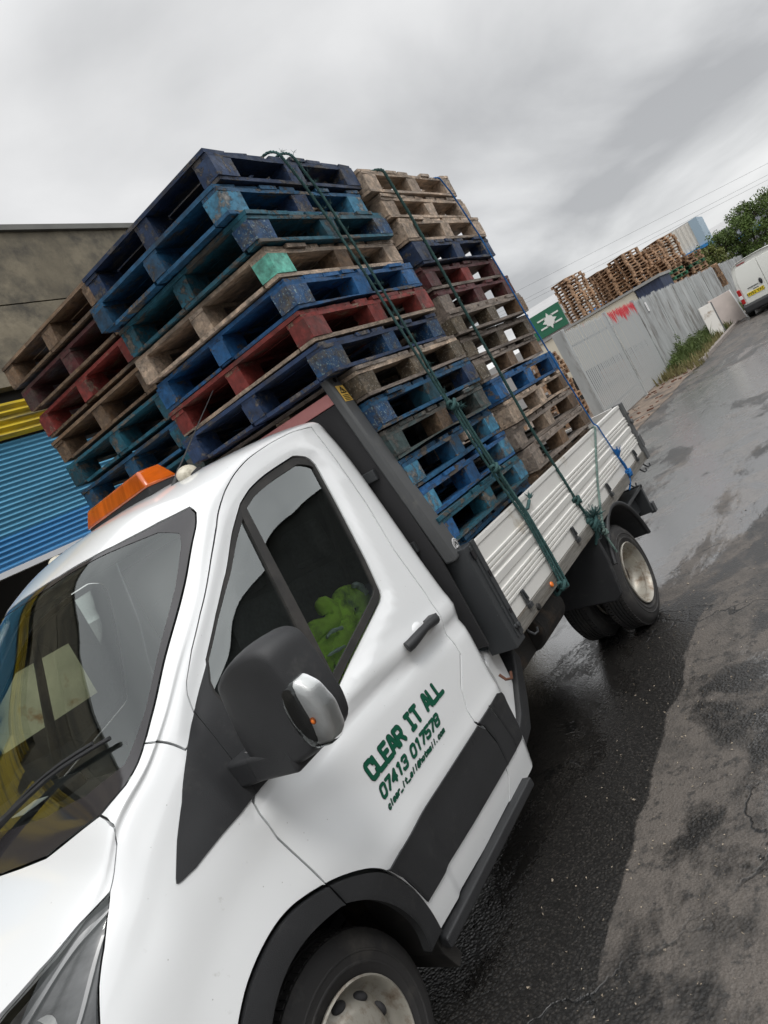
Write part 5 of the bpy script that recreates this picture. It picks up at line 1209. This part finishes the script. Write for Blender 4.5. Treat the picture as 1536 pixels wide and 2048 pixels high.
# brick and sheet warehouse across the road, seen in the glass
WHZ = 6.7
WR = mat('dark_warehouse', (.075, .08, .075), .7, var=.3, vscale=1.2, bump=.4, bscale=20)
wb = tag(empty('opposite_warehouse', (0, -15, 0)), 'dark warehouse across the road, seen only as a reflection in the cab windows', 'building')
b = MB(); b.box(-30, 120, -30, -15, 0, WHZ); b.obj('wall', WR, wb)
b = MB(); b.add([(-30.3, -14.8, WHZ), (120.3, -14.8, WHZ), (120.3, -22.5, WHZ+2), (-30.3, -22.5, WHZ+2), (120.3, -30.2, WHZ), (-30.3, -30.2, WHZ)], [(0, 1, 2, 3), (3, 2, 4, 5), (0, 3, 5), (1, 4, 2), (0, 5, 4, 1)]); b.obj('roof', mat('old_roof', (.09, .09, .085), .8), wb)
b = MB()
for x in range(-26, 33, 7): b.box(x, x+3.2, -15.03, -14.97, .02, 3.4)
b.obj('shutter_door', mat('grey_door', (.12, .13, .14), .5), wb)

# ------------------------------------------------------------ palisade fence
GAL = mat('galvanised_pale', (.43, .445, .445), .5, metal=.2, var=.22, vscale=3, dirt=(.13, .11, .09), dscale=4, dpos=(.5, .72), stretch=(1, 1, .25))
GALR = bpy.data.materials.new('galvanised_pale_red'); GALR = GAL.copy(); nd, lk = nodes_of(GALR); P = nd['Principled BSDF']
tc2 = nd.new('ShaderNodeTexCoord'); sp = nd.new('ShaderNodeSeparateXYZ'); lk.new(tc2.outputs['Object'], sp.inputs[0])
nz = nd.new('ShaderNodeTexNoise'); nz.inputs['Scale'].default_value = 1.0; mpp = nd.new('ShaderNodeMapping'); mpp.inputs['Scale'].default_value = (7, 7, .8); lk.new(tc2.outputs['Object'], mpp.inputs[0]); lk.new(mpp.outputs[0], nz.inputs['Vector'])
ma = nd.new('ShaderNodeMath'); ma.operation = 'MULTIPLY_ADD'; lk.new(nz.outputs[0], ma.inputs[0]); ma.inputs[1].default_value = 1.1; lk.new(sp.outputs[2], ma.inputs[2])
xw = nd.new('ShaderNodeMapRange'); lk.new(sp.outputs[0], xw.inputs[0]); xw.inputs[1].default_value = 17.2; xw.inputs[2].default_value = 17.9; xw.inputs[3].default_value = -.45; xw.inputs[4].default_value = 0.02
mb_ = nd.new('ShaderNodeMath'); mb_.operation = 'ADD'; lk.new(ma.outputs[0], mb_.inputs[0]); lk.new(xw.outputs[0], mb_.inputs[1]); ma = mb_
mr = nd.new('ShaderNodeMapRange'); lk.new(ma.outputs[0], mr.inputs[0]); mr.inputs[1].default_value = 2.50; mr.inputs[2].default_value = 2.62; mr.inputs[4].default_value = .9
mxr = nd.new('ShaderNodeMix'); mxr.data_type = 'RGBA'; lk.new(mr.outputs[0], mxr.inputs[0]); mxr.inputs[6].default_value = (.43, .445, .445, 1); mxr.inputs[7].default_value = (.62, .012, .03, 1); lk.new(mxr.outputs[2], P.inputs['Base Color'])
FN = tag(empty('palisade_fence', (14.3, 2.1, 0)), 'grey galvanised palisade fence of upright pales with red paint, beside the road', 'fence')
fy = lambda x: 2.10-.0482*(x-14.3) if x < 30 else 2.10-.0482*15.7-.035*(x-30)
fz = lambda x: 2.33-.012*max(0, x-14.3)
b = MB(); b.box(14.2, 14.32, 2.02, 2.26, 0, 2.34); b.box(14.32, 14.5, 2.10, 2.13, 0, 2.34); b.obj('gate_post', GAL, FN, bev=.006)
bays = [14.45, 17.55, 20.2, 22.7, 25.2, 27.7, 30.2, 32.7, 35.2, 37.7, 40.2, 43]
rf = random.Random(11)
for i in range(len(bays)-1):
    x0, x1 = bays[i], bays[i+1]; b = MB(); n = int((x1-x0)/(.118 if i < 2 else .115)); 
    for k in range(n):
        x = x0+.06+(x1-x0-.08)*k/n; y = fy(x); w = .080 if i < 2 else (.114 if i > 2 else .10); h = fz(x)+rf.uniform(-.02, .02); ln = rf.gauss(0, .008)
        # W-section pale with a split pointed head
        v = [(x, y), (x+w*.3, y-.018), (x+w*.5, y-.006), (x+w*.7, y-.018), (x+w, y)]
        V = [(p[0], p[1], .05) for p in v]+[(p[0]+ln, p[1], h-.09) for p in v]+[(x+w*.2+ln, y-.010, h), (x+w*.5+ln, y-.006, h-.06), (x+w*.8+ln, y-.010, h)]
        F = [(j, j+1, j+6, j+5) for j in range(4)]+[(5, 6, 10), (6, 7, 11, 10), (7, 8, 12, 11), (8, 9, 12)]
        b.add(V, F)
    o = b.obj('pale_panel', GALR if i in (0, 1) else GAL, FN)
    b = MB()
    for z in (.35, fz(x0)-.42):
        b.hexa([(x0, fy(x0)+.012, z), (x1, fy(x1)+.012, z), (x1, fy(x1)+.05, z), (x0, fy(x0)+.05, z)], [(x0, fy(x0)+.012, z+.05), (x1, fy(x1)+.012, z+.05), (x1, fy(x1)+.05, z+.05), (x0, fy(x0)+.05, z+.05)])
    b.obj('rail', GAL, FN)
    b = MB(); b.box(x0-.05, x0+.05, fy(x0)-.035, fy(x0)+.06, 0, fz(x0)+.02); b.obj('post', GAL, FN, bev=.004)
b = MB(); b.box(21.1, 21.3, fy(21)-.05, fy(21)-.04, 1.78, 2.06); b.obj('notice', M['white_sticker'], FN)

# ------------------------------------------------------------ pallets stacked in the yard
def joined(V):
    b = MB()
    for k in ('deck_boards', 'stringer_boards', 'base_boards'):
        me = V[k][0]; b.add([tuple(v.co) for v in me.vertices], [tuple(p.vertices) for p in me.polygons])
    for me in V['block'][0]: b.add([tuple(v.co) for v in me.vertices], [tuple(p.vertices) for p in me.polygons])
    me = bpy.data.meshes.new('pallet'); me.from_pydata(b.v, [], b.f); me.update(); return me
FM = []
for i in range(3):
    me = joined(VAR[i]); me.materials.append(WD['far_wood'][2]); FM.append(me)
ry = random.Random(9)
def far_pallet(loc, rz, label, green=False, rot=None):
    o = bpy.data.objects.new('wooden_pallet', ry.choice(FM)); COL.objects.link(o); o.location = loc; o.rotation_euler = rot or (0, 0, rz)
    if green: o.material_slots[0].link = 'OBJECT'; o.material_slots[0].material = WD['far_green'][2]
    return tag(o, label, 'pallet', 'brown pallets stacked in the yard')
def far_stack(x, y, n, rz, lab, pitch=.150, greens=(), lean=0, z0=.01):
    for k in range(n):
        far_pallet((x+ry.uniform(-.05, .05)+lean*k, y+ry.uniform(-.05, .05), z0+k*pitch), rz+ry.uniform(-.04, .04), ('green pallet in the ' if k in greens else 'brown pallet in the ')+lab, k in greens)
far_stack(33.6, 6.75, 33, -.5, 'leftmost tall yard stack, nearest the green sign')
far_stack(36.6, 6.15, 31, -.4, 'second tall yard stack from the left, set further back')
far_stack(35.2, 5.35, 30, -.55, 'third tall yard stack, ragged and behind the cream lorry')
far_stack(35.2, 4.45, 31, -.5, 'fourth tall yard stack, right of a gap of sky', lean=.003)
far_stack(36.3, 3.75, 29, -.5, 'yard stack tucked behind the fourth tall one')
far_stack(35.0, 2.95, 23, -.35, 'wide right-hand yard stack with green layers near its top', greens=(16, 18))
far_stack(39.2, 3.45, 31, -.5, 'highest right-hand yard stack in front of the white building')
far_stack(36.4, 2.35, 21, -.45, 'rightmost yard stack beside the bushes', greens=(17,))
far_stack(19.2, 4.2, 14, .1, 'low stack seen through the load beside the fence post')
far_stack(17.5, 5.1, 9, .4, 'low stack just inside the yard gate')
far_pallet((33.2, 1.0, 1.15), 0, 'single brown pallet standing upright at the far end of the fence', rot=(R(80), 0, R(80)))

# ------------------------------------------------------------ lorry in the yard
CREAM = mat('cream_panel', (.60, .56, .46), .6, var=.06, vscale=1, dirt=(.35, .32, .25), dscale=3, dpos=(.6, .75))
lr = tag(empty('box_lorry', (27, 4, 0)), 'cream box lorry with a dark blue curtain end parked behind the fence', 'lorry')
b = MB(); b.box(27, 29.2, 3.05, 7.2, .95, 2.68); b.obj('box_body', CREAM, lr, bev=.03)
b = MB(); b.box(26.95, 29.25, 3.0, 7.25, 2.68, 2.76); b.box(26.9, 29.25, 2.05, 3.05, 2.66, 2.76); b.obj('roof_edge', mat('lorry_grey', (.30, .30, .29), .5), lr)
CUR = mat('blue_curtain', (.035, .05, .10), .45, var=.4, vscale=4, stretch=(1, 5, .5), bump=.6, bscale=12)
b = MB(); b.box(27.02, 29.1, 2.1, 3.03, .95, 2.65); b.obj('curtain', CUR, lr)
b = MB()
for y in (3.0, 6.5):
    for x in (27.3, 28.9): b.lathe([(0, 0), (.25, 0), (.42, .02), (.45, .06), (.45, .2), (.42, .24), (0, .24)], (x, y, .45), 20, ax='x')
b.box(27.1, 29.1, 2.2, 7.1, .7, .95); b.obj('running_gear', M['rubber'], lr)

# ------------------------------------------------------------ far buildings
gb = tag(empty('sign_building', (45, 11, 0)), 'low grey roofed unit with a green sign board carrying a white emblem', 'building')
PGY = mat('pale_sheet_roof', (.42, .42, .42), .6, var=.06, vscale=.8)
def vcorr(x, y0, y1, z0, z1, pitch, nm, mt, parent):
    n = int((y1-y0)/pitch); v = []
    for i in range(n):
        y = y0+(y1-y0)*i/n; v += [(x, y), (x, y+pitch*.5), (x-.06, y+pitch*.6), (x-.06, y+pitch*.9)]
    v.append((x, y1)); m_ = len(v); b = MB(); b.add([(p[0], p[1], z0) for p in v]+[(p[0], p[1], z1) for p in v], [(i, i+1, i+1+m_, i+m_) for i in range(m_-1)]); return b.obj(nm, mt, parent)
b = MB(); b.box(45, 62, 10.9, 30, 0, 3.5); b.obj('wall', mat('unit_wall', (.33, .33, .33), .7), gb)
GRN = mat('green_sign', (.015, .13, .07), .5)
b = MB(); b.box(44.9, 45.3, 10.95, 14.2, 3.5, 5.0); sg2 = b.obj('sign_board', GRN, gb)
b = MB()
ey, ez = 11.9, 4.25
def sp_(pts, x0=44.87, x1=44.9): b.prism([(ey+p[0], ez+p[1]) for p in pts], 'x', x0, x1)
st8 = []
for k in range(16):
    r_ = (.50 if k % 2 == 0 else .36)*(1 if k % 4 == 0 else .82); a = 2*PI*k/16; st8.append((r_*math.cos(a), r_*math.sin(a)*1.05))
sp_(st8)
for s1 in (-1, 1):
    sp_([(s1*-.25, .22), (s1*-.75, .22), (s1*-.75, .32), (s1*-.2, .32)]); sp_([(s1*-.25, -.32), (s1*-.75, -.32), (s1*-.75, -.22), (s1*-.2, -.22)])
b.obj('emblem', mat('sign_white', (.7, .72, .7), .5), sg2)
b = MB(); b.add([(44.9, 10.9, 5.0), (44.9, 30, 5.0), (50, 30, 6.0), (50, 10.9, 5.9)], [(0, 1, 2, 3)]); b.box(45, 50, 10.9, 10.95, 3.5, 4.98); b.obj('roof', PGY, gb)
wg = tag(empty('white_unit', (60, 4, 0)), 'white corrugated industrial unit with blue corner and eaves behind the pallet stacks', 'building')
TB = mat('trim_blue', (.02, .20, .50), .5); TB2 = mat('pale_blue_corner', (.30, .40, .48), .6)
vcorr(60, 4.4, 16, 4.05, 6.0, .32, 'wall', mat('white_sheet', (.62, .60, .55), .6, var=.04, vscale=1), wg)
b = MB(); b.box(60.02, 63.4, 3.9, 16, 0, 3.8); b.obj('brick_wall', mat('brick_wall', (.20, .13, .10), .85, var=.2, vscale=10), wg)
b = MB(); b.box(59.9, 63.5, 3.8, 4.4, 4.05, 6.05); b.obj('corner_sheet', TB2, wg)
b = MB(); b.box(59.75, 63.5, 3.75, 16, 3.82, 4.04); b.obj('trim', TB, wg)
b = MB(); b.box(60, 63.5, 4.4, 16, 6.0, 6.06); b.obj('roof', PGY, wg)
w2 = tag(empty('grey_shed', (80, 2, 0)), 'long grey shed with a pale sloping roof beyond the trees', 'building')
vcorr(80, -12, 6.6, 0, 5.0, .3, 'wall', mat('grey_sheet', (.33, .35, .38), .6), w2)
b = MB(); b.add([(79.8, -12, 5.0), (79.8, 6.8, 5.0), (88, 6.8, 6.1), (88, -12, 6.3)], [(0, 3, 2, 1)]); b.box(79.7, 80, -12, 6.8, 4.9, 5.06); b.obj('roof', PGY, w2)
b = MB(); b.lathe([(.0, .9), (.4, .85), (.5, .5), (.4, 0)], (82, 2.6, 5.3), 12, ax='z'); b.obj('vent', PGY, w2)
b = MB(); b.box(79.6, 79.9, 1.5, 4, 3.3, 3.7); b.obj('trim', TB, w2)
# overhead wires
b = MB()
wires = tag(empty('overhead_wires', (60, 0, 0)), 'three thin overhead wires crossing the sky above the yard', 'wires')
for (y0, z0, y1, z1, sg3) in ((40, 11.5, -40, 3.2, .5), (40, 10.4, -40, 2.3, .5), (40, 10.0, -40, 1.2, .4)):
    P_ = [(60, y0+(y1-y0)*t, 0) for t in np.linspace(0, 1, 30)]
    b = MB(); pts = []
    for t in np.linspace(0, 1, 30):
        y = y0+(y1-y0)*t; pts.append((60, y, 0))
    za_, zb_ = {0: (8.5, 6.6), 1: (7.6, 5.9), 2: (7.3, 5.6)}[[11.5, 10.4, 10.0].index(z0)]
    b.tube([(60, y, za_+(zb_-za_)*(17.6-y)/(17.6+1.4)) for _, y, _2 in pts], .007, 4); b.obj('wire', M['black_plastic'], wires)

# ------------------------------------------------------------ trees and weeds
LEAF = mat('leaf', (.085, .130, .032), .6, var=.45, vscale=.9, spec=.3); LEAF2 = mat('leaf_yellow', (.12, .14, .03), .6, var=.4, vscale=1)
BARK = mat('bark', (.07, .055, .04), .9, bump=.6, bscale=20)
def tree(x, y, h, r, seed, label, lf=LEAF, nclump=60):
    rn = random.Random(seed); t = tag(empty('tree', (x, y, 0)), label, 'tree', 'bushy trees beyond the fence')
    b = MB(); top = Vector((x+rn.uniform(-.2, .2), y+rn.uniform(-.2, .2), h*.8))
    b.tube([(x, y, 0), (x+.05, y, h*.3), tuple(top)], [.13, .10, .03], 8); tips = []
    for k in range(16):
        a = rn.uniform(0, 2*PI); z = h*rn.uniform(.12, .75); L_ = r*rn.uniform(.6, 1.05)*(1.1-abs(z/h-.45)); e_ = Vector((x+math.cos(a)*L_, y+math.sin(a)*L_, z+L_*rn.uniform(.3, .9)))
        b.tube([(x, y, z), tuple((Vector((x, y, z))+e_)/2+Vector((0, 0, .08))), tuple(e_)], [.05, .03, .012], 5); tips.append(e_)
    b.obj('trunk', BARK, t)
    cl = []
    for k in range(nclump):
        a = rn.uniform(0, 2*PI); zz = rn.random()**.8; R_ = r*math.sqrt(max(.05, 1-(zz*2-.9)**2*.75))*rn.uniform(.25, 1.08)
        cl.append((Vector((x+math.cos(a)*R_, y+math.sin(a)*R_, h*(.12+.86*zz))), rn.uniform(.16, .36)*r*.75))
    for e_ in tips: cl.append((e_, .28*r))
    V = []; F = []
    for c, cr2 in cl:
        for _ in range(int(75+130*cr2)):
            d = Vector((rn.gauss(0, 1), rn.gauss(0, 1), rn.gauss(0, .8))); d = d.normalized()*cr2*rn.random()**.4; p = c+d; s_ = rn.uniform(.035, .075)
            u = Vector((rn.gauss(0, 1), rn.gauss(0, 1), rn.gauss(0, 1))).normalized(); w = u.cross(Vector((rn.gauss(0, 1), rn.gauss(0, 1), rn.gauss(0, 1)))).normalized(); n0 = len(V)
            V += [tuple(p-u*s_), tuple(p+w*s_*.55), tuple(p+u*s_), tuple(p-w*s_*.55)]; F.append((n0, n0+1, n0+2, n0+3))
    me = bpy.data.meshes.new('crown'); me.from_pydata(V, [], F); me.update(); mkobj('crown', me, lf, t)
tree(41.5, 2.2, 3.1, 1.15, 1, 'low yellowish bush at the left end of the trees, beside the white unit', LEAF2, 40)
tree(43.0, 1.5, 3.5, 1.6, 2, 'medium dark green tree left of the tallest one', LEAF, 60)
tree(43.5, .1, 4.15, 1.5, 3, 'tallest green tree behind the white van', LEAF, 95)
tree(44.5, -1.9, 4.35, 1.5, 4, 'green tree at the right edge behind the van roof', LEAF, 90)
GR = mat('weed_green', (.075, .11, .025), .7, var=.5, vscale=2); GRD = mat('dry_grass', (.17, .15, .06), .8, var=.3, vscale=3)
def blades(name, label, gen, mt, n, hmin, hmax, seed):
    rn = random.Random(seed); V = []; F = []
    for _ in range(n):
        x, y, k = gen(rn); h = rn.uniform(hmin, hmax)*k; a = rn.uniform(0, 2*PI); w = rn.uniform(.006, .016); le = rn.uniform(.0, .5)*h; b_ = rn.uniform(0, 2*PI)
        u = Vector((math.cos(a), math.sin(a), 0))*w; l = Vector((math.cos(b_), math.sin(b_), 0)); p = Vector((x, y, .0)); n0 = len(V)
        V += [tuple(p-u), tuple(p+u), tuple(p+l*le*.35+Vector((0, 0, h*.6))+u*.8), tuple(p+l*le*.35+Vector((0, 0, h*.6))-u*.8), tuple(p+l*le+Vector((0, 0, h)))]
        F += [(n0, n0+1, n0+2, n0+3), (n0+3, n0+2, n0+4)]
    me = bpy.data.meshes.new(name); me.from_pydata(V, [], F); me.update(); tag(mkobj(name, me, mt), label, 'weeds', kind='stuff')
def g1(rn):
    x = rn.uniform(19.6, 33); e_ = fy(x)-.1; y = e_-abs(rn.gauss(0, .28)); 
    k = (math.exp(-((x-21.3)/1.3)**2)*.45+.35*math.exp(-((x-24.5)/1.8)**2)+.28)*(1 if rn.random() < .85 else 1.5); return x, max(y, .62), k
blades('weeds', 'rank green weeds growing along the foot of the palisade fence', g1, GR, 15000, .10, .62, 4)
blades('dry_grass', 'straw coloured dry grass among the weeds by the fence', lambda rn: (lambda x: (x, max(.62, rn.uniform(.65, fy(x)-.05)), 1))(rn.uniform(18.3, 34)), GRD, 5000, .05, .30, 5)
rn = random.Random(31); V = []; F = []
for c in range(150):
    x, y, k = g1(rn); hh = rn.uniform(.15, .62)*k*1.3; cr3 = rn.uniform(.05, .14)
    for _ in range(90):
        d = Vector((rn.gauss(0, 1), rn.gauss(0, 1), rn.gauss(0, 1))).normalized()*cr3*rn.random()**.4; p = Vector((x, y, hh*rn.random()**.5+.02))+d; p.z = max(.01, p.z); s_ = rn.uniform(.015, .035)
        u = Vector((rn.gauss(0, 1), rn.gauss(0, 1), rn.gauss(0, 1))).normalized(); w = u.cross(Vector((rn.gauss(0, 1), rn.gauss(0, 1), rn.gauss(0, 1)))).normalized(); n0 = len(V)
        V += [tuple(p-u*s_), tuple(p+w*s_*.5), tuple(p+u*s_), tuple(p-w*s_*.5)]; F.append((n0, n0+1, n0+2, n0+3))
me = bpy.data.meshes.new('leafy_weeds'); me.from_pydata(V, [], F); me.update(); tag(mkobj('leafy_weeds', me, GR), 'low leafy green bushes of weeds against the foot of the fence', 'weeds', kind='stuff')
# scattered bits of debris on the verge
b = MB(); rd = random.Random(8)
for _ in range(70):
    x = rd.uniform(13.5, 24); y = rd.uniform(.95, fy(x)-.05); s_ = rd.uniform(.015, .07); Mx = Matrix.Translation((x, y, .012)) @ Matrix.Rotation(rd.uniform(0, 6), 4, 'Z'); b.box(-s_, s_, -s_*.4, s_*.4, -.01, s_*.3, Mx)
tag(b.obj('debris', M['rust'], None), 'small scraps of wood and grit lying along the verge by the fence', 'debris', kind='stuff')
# ---- dumped white panels
def leanbox(name, label, c, sx, sy, sz, rx, rz, mt, edge):
    t = tag(empty(name, c), label, 'panel'); b = MB(); Mx = Matrix.Translation(c) @ Matrix.Rotation(rz, 4, 'Z') @ Matrix.Rotation(rx, 4, 'Y')
    b.box(-sx/2, sx/2, -sy/2, sy/2, 0, sz, Mx); b.obj('board', mt, t, bev=.02, seg=3)
    b = MB(); b.box(-sx/2-.006, sx/2+.006, -sy/2-.008, -sy/2+.03, .0, sz+.004, Mx); b.obj('edge_strip', edge, t)
WP = mat('dirty_white_board', (.62, .60, .56), .6, dirt=(.28, .22, .16), dscale=4, dpos=(.52, .7))
leanbox('dumped_board', 'thick dirty white board dumped against the fence near the van', (24.2, .85, .02), .20, .42, 1.10, R(20), R(8), WP, M['grey_steel'])
leanbox('dumped_board', 'thin pinkish white board leaning beside the van wheel', (26.3, .55, .02), .06, .8, 1.1, R(14), R(30), mat('pale_board', (.46, .40, .37), .7, var=.1, vscale=3), M['white_sticker'])

# ------------------------------------------------------------ parked van
VW = mat('van_white', (.74, .745, .70), .35, coat=.4, dirt=(.45, .43, .38), dscale=3, dpos=(.6, .8))
VN = tag(empty('parked_van', (25.3, -.75, 0)), 'small white van parked by the kerb, seen from behind with a yellow plate', 'van')
X0, YL, YRt = 25.3, .02, -1.70; ycn = (YL+YRt)/2; hw = (YL-YRt)/2
sec = [(.86, .20), (.97, .32), (1.0, .55), (1.0, .85), (.985, 1.05), (.94, 1.35), (.88, 1.58), (.80, 1.70), (.62, 1.765), (.3, 1.79), (0, 1.795)]
stns = [(0, .955, .985), (.03, .985, .995), (.12, 1, 1.0), (2.2, 1, 1.0), (2.7, .99, .985), (3.15, .97, .80), (3.35, .96, .62), (3.9, .90, .56), (4.1, .75, .50)]
b = MB(); V = []; F = []
for (dx_, kw, kz) in stns:
    ring = [(ycn+hw*w*kw, .20+(z-.20)*kz) for w, z in sec]+[(ycn-hw*w*kw, .20+(z-.20)*kz) for w, z in reversed(sec[:-1])]
    for (y, z) in ring: V.append((X0+dx_+(0 if dx_ else .10*max(0, (z-.9)/.9)**1.5), y, z))
m_ = len(sec)*2-1
for i in range(len(stns)-1):
    for j in range(m_-1): F.append((i*m_+j, i*m_+j+1, (i+1)*m_+j+1, (i+1)*m_+j))
F.append(tuple(range(m_))); F.append(tuple((len(stns)-1)*m_+j for j in reversed(range(m_))))
b.add(V, F); b.obj('body', VW, VN, smooth=40)
def vx(z): return X0+.10*max(0, (z-.9)/.9)**1.5
for s1, (a_, c_) in enumerate(((YL-.13, ycn+.006), (ycn-.006, YRt+.13))):
    b = MB(); zz = [.42, .9, 1.2, 1.45, 1.62]; v = []
    for z in zz:
        q = .0 if z < 1.3 else (.05 if z < 1.5 else .12)
        ya = a_-(q if s1 == 0 else 0); yb = c_+(q if s1 else 0)
        v += [(vx(z)-.022, ya, z), (vx(z)-.022, yb, z)]
    v += [(p[0]+.03, p[1], p[2]) for p in v]; n = len(zz)
    F = [(2*i, 2*i+1, 2*i+3, 2*i+2) for i in range(n-1)]
    o_ = 2*n; ringi = [0]+[2*i for i in range(1, n)]+[2*i+1 for i in range(n-1, -1, -1)]
    F += [(ringi[i], ringi[(i+1) % len(ringi)], ringi[(i+1) % len(ringi)]+o_, ringi[i]+o_) for i in range(len(ringi))]
    b.add(v, F); dd = b.obj('rear_door', VW, VN, bev=.01, seg=3, smooth=40)
    if s1 == 0:
        b = MB(); b.sphere((X0-.035, ycn+.13, .93), (.03, .05, .10), 8); b.obj('handle', M['black_plastic'], dd, smooth=60)
        b = MB(); b.box(X0-.04, X0-.02, -.62, -.30, .885, .90); b.obj('trim_strip', M['black_plastic'], dd)
        b = MB(); b.box(X0-.034, X0-.022, YL-.62, YL-.45, .80, .815); b.obj('badge', M['grey_steel'], dd)
b = MB(); b.prism([(X0-.10, .18), (X0-.12, .24), (X0-.12, .40), (X0-.04, .46), (X0+.35, .46), (X0+.35, .18)], 'y', YRt-.01, YL+.01); b.obj('bumper', M['black_plastic'], VN, bev=.03, seg=3)
b = MB(); b.box(X0-.035, X0-.02, -.72, -.22, .64, .76); npl = b.obj('number_plate', mat('yellow_plate', (.80, .60, .02), .45), VN, bev=.003)
fc = bpy.data.curves.new('t', 'FONT'); fc.body = 'HV52 YXC'; fc.size = .115; fc.align_x = 'CENTER'; fc.align_y = 'CENTER'; fc.offset = .002
to = bpy.data.objects.new('t', fc); COL.objects.link(to); bpy.context.view_layer.update()
me = bpy.data.meshes.new_from_object(to); bpy.data.objects.remove(to)
me.transform(Matrix.Translation((X0-.038, -.47, .70)) @ Matrix(((0, 0, -1, 0), (-1, 0, 0, 0), (0, 1, 0, 0), (0, 0, 0, 1))))
mkobj('plate_text', me, M['black_vinyl'], npl)
for s1 in (1, -1):
    y = ycn+s1*(hw-.05)
    b = MB(); b.box(X0-.03, X0+.14, *sorted((y-.05*s1, y+.055*s1)), .50, .98); tl = b.obj('tail_lamp', mat('red_lens', (.42, .012, .012), .2, coat=.5), VN, bev=.02, seg=3)
    b = MB(); b.box(X0-.034, X0+.145, *sorted((y-.045*s1, y+.058*s1)), .66, .78); b.obj('reversing_lens', M['white_sticker'], tl, bev=.01)
    for x in (X0+.75, X0+3.35):
        b = MB(); b.lathe([(0, 0), (.17, .0), (.20, .02), (.30, .0), (.315, .03), (.315, .19), (.29, .2), (0, .2)] if s1 < 0 else [(0, .2), (.17, .2), (.20, .18), (.30, .2), (.315, .17), (.315, .01), (.29, 0), (0, 0)], (x, y-.08 if s1 > 0 else y-.12, .315), 24); b.obj('wheel', M['rubber'], VN)
b = MB(); b.box(X0+.06, X0+.09, ycn+.30, ycn+.55, 1.665, 1.69); b.obj('high_brake_lamp', mat('red_lens2', (.35, .02, .02), .3), VN)
b = MB(); b.add([(X0+2.75, YL+.004, 1.05), (X0+3.05, YL-.01, 1.05), (X0+2.75, YL-.06, 1.55), (X0+2.2, YL-.07, 1.60), (X0+2.2, YL+.004, 1.05)], [(0, 1, 2, 3, 4)]); b.obj('side_window', M['black_gloss'], VN)
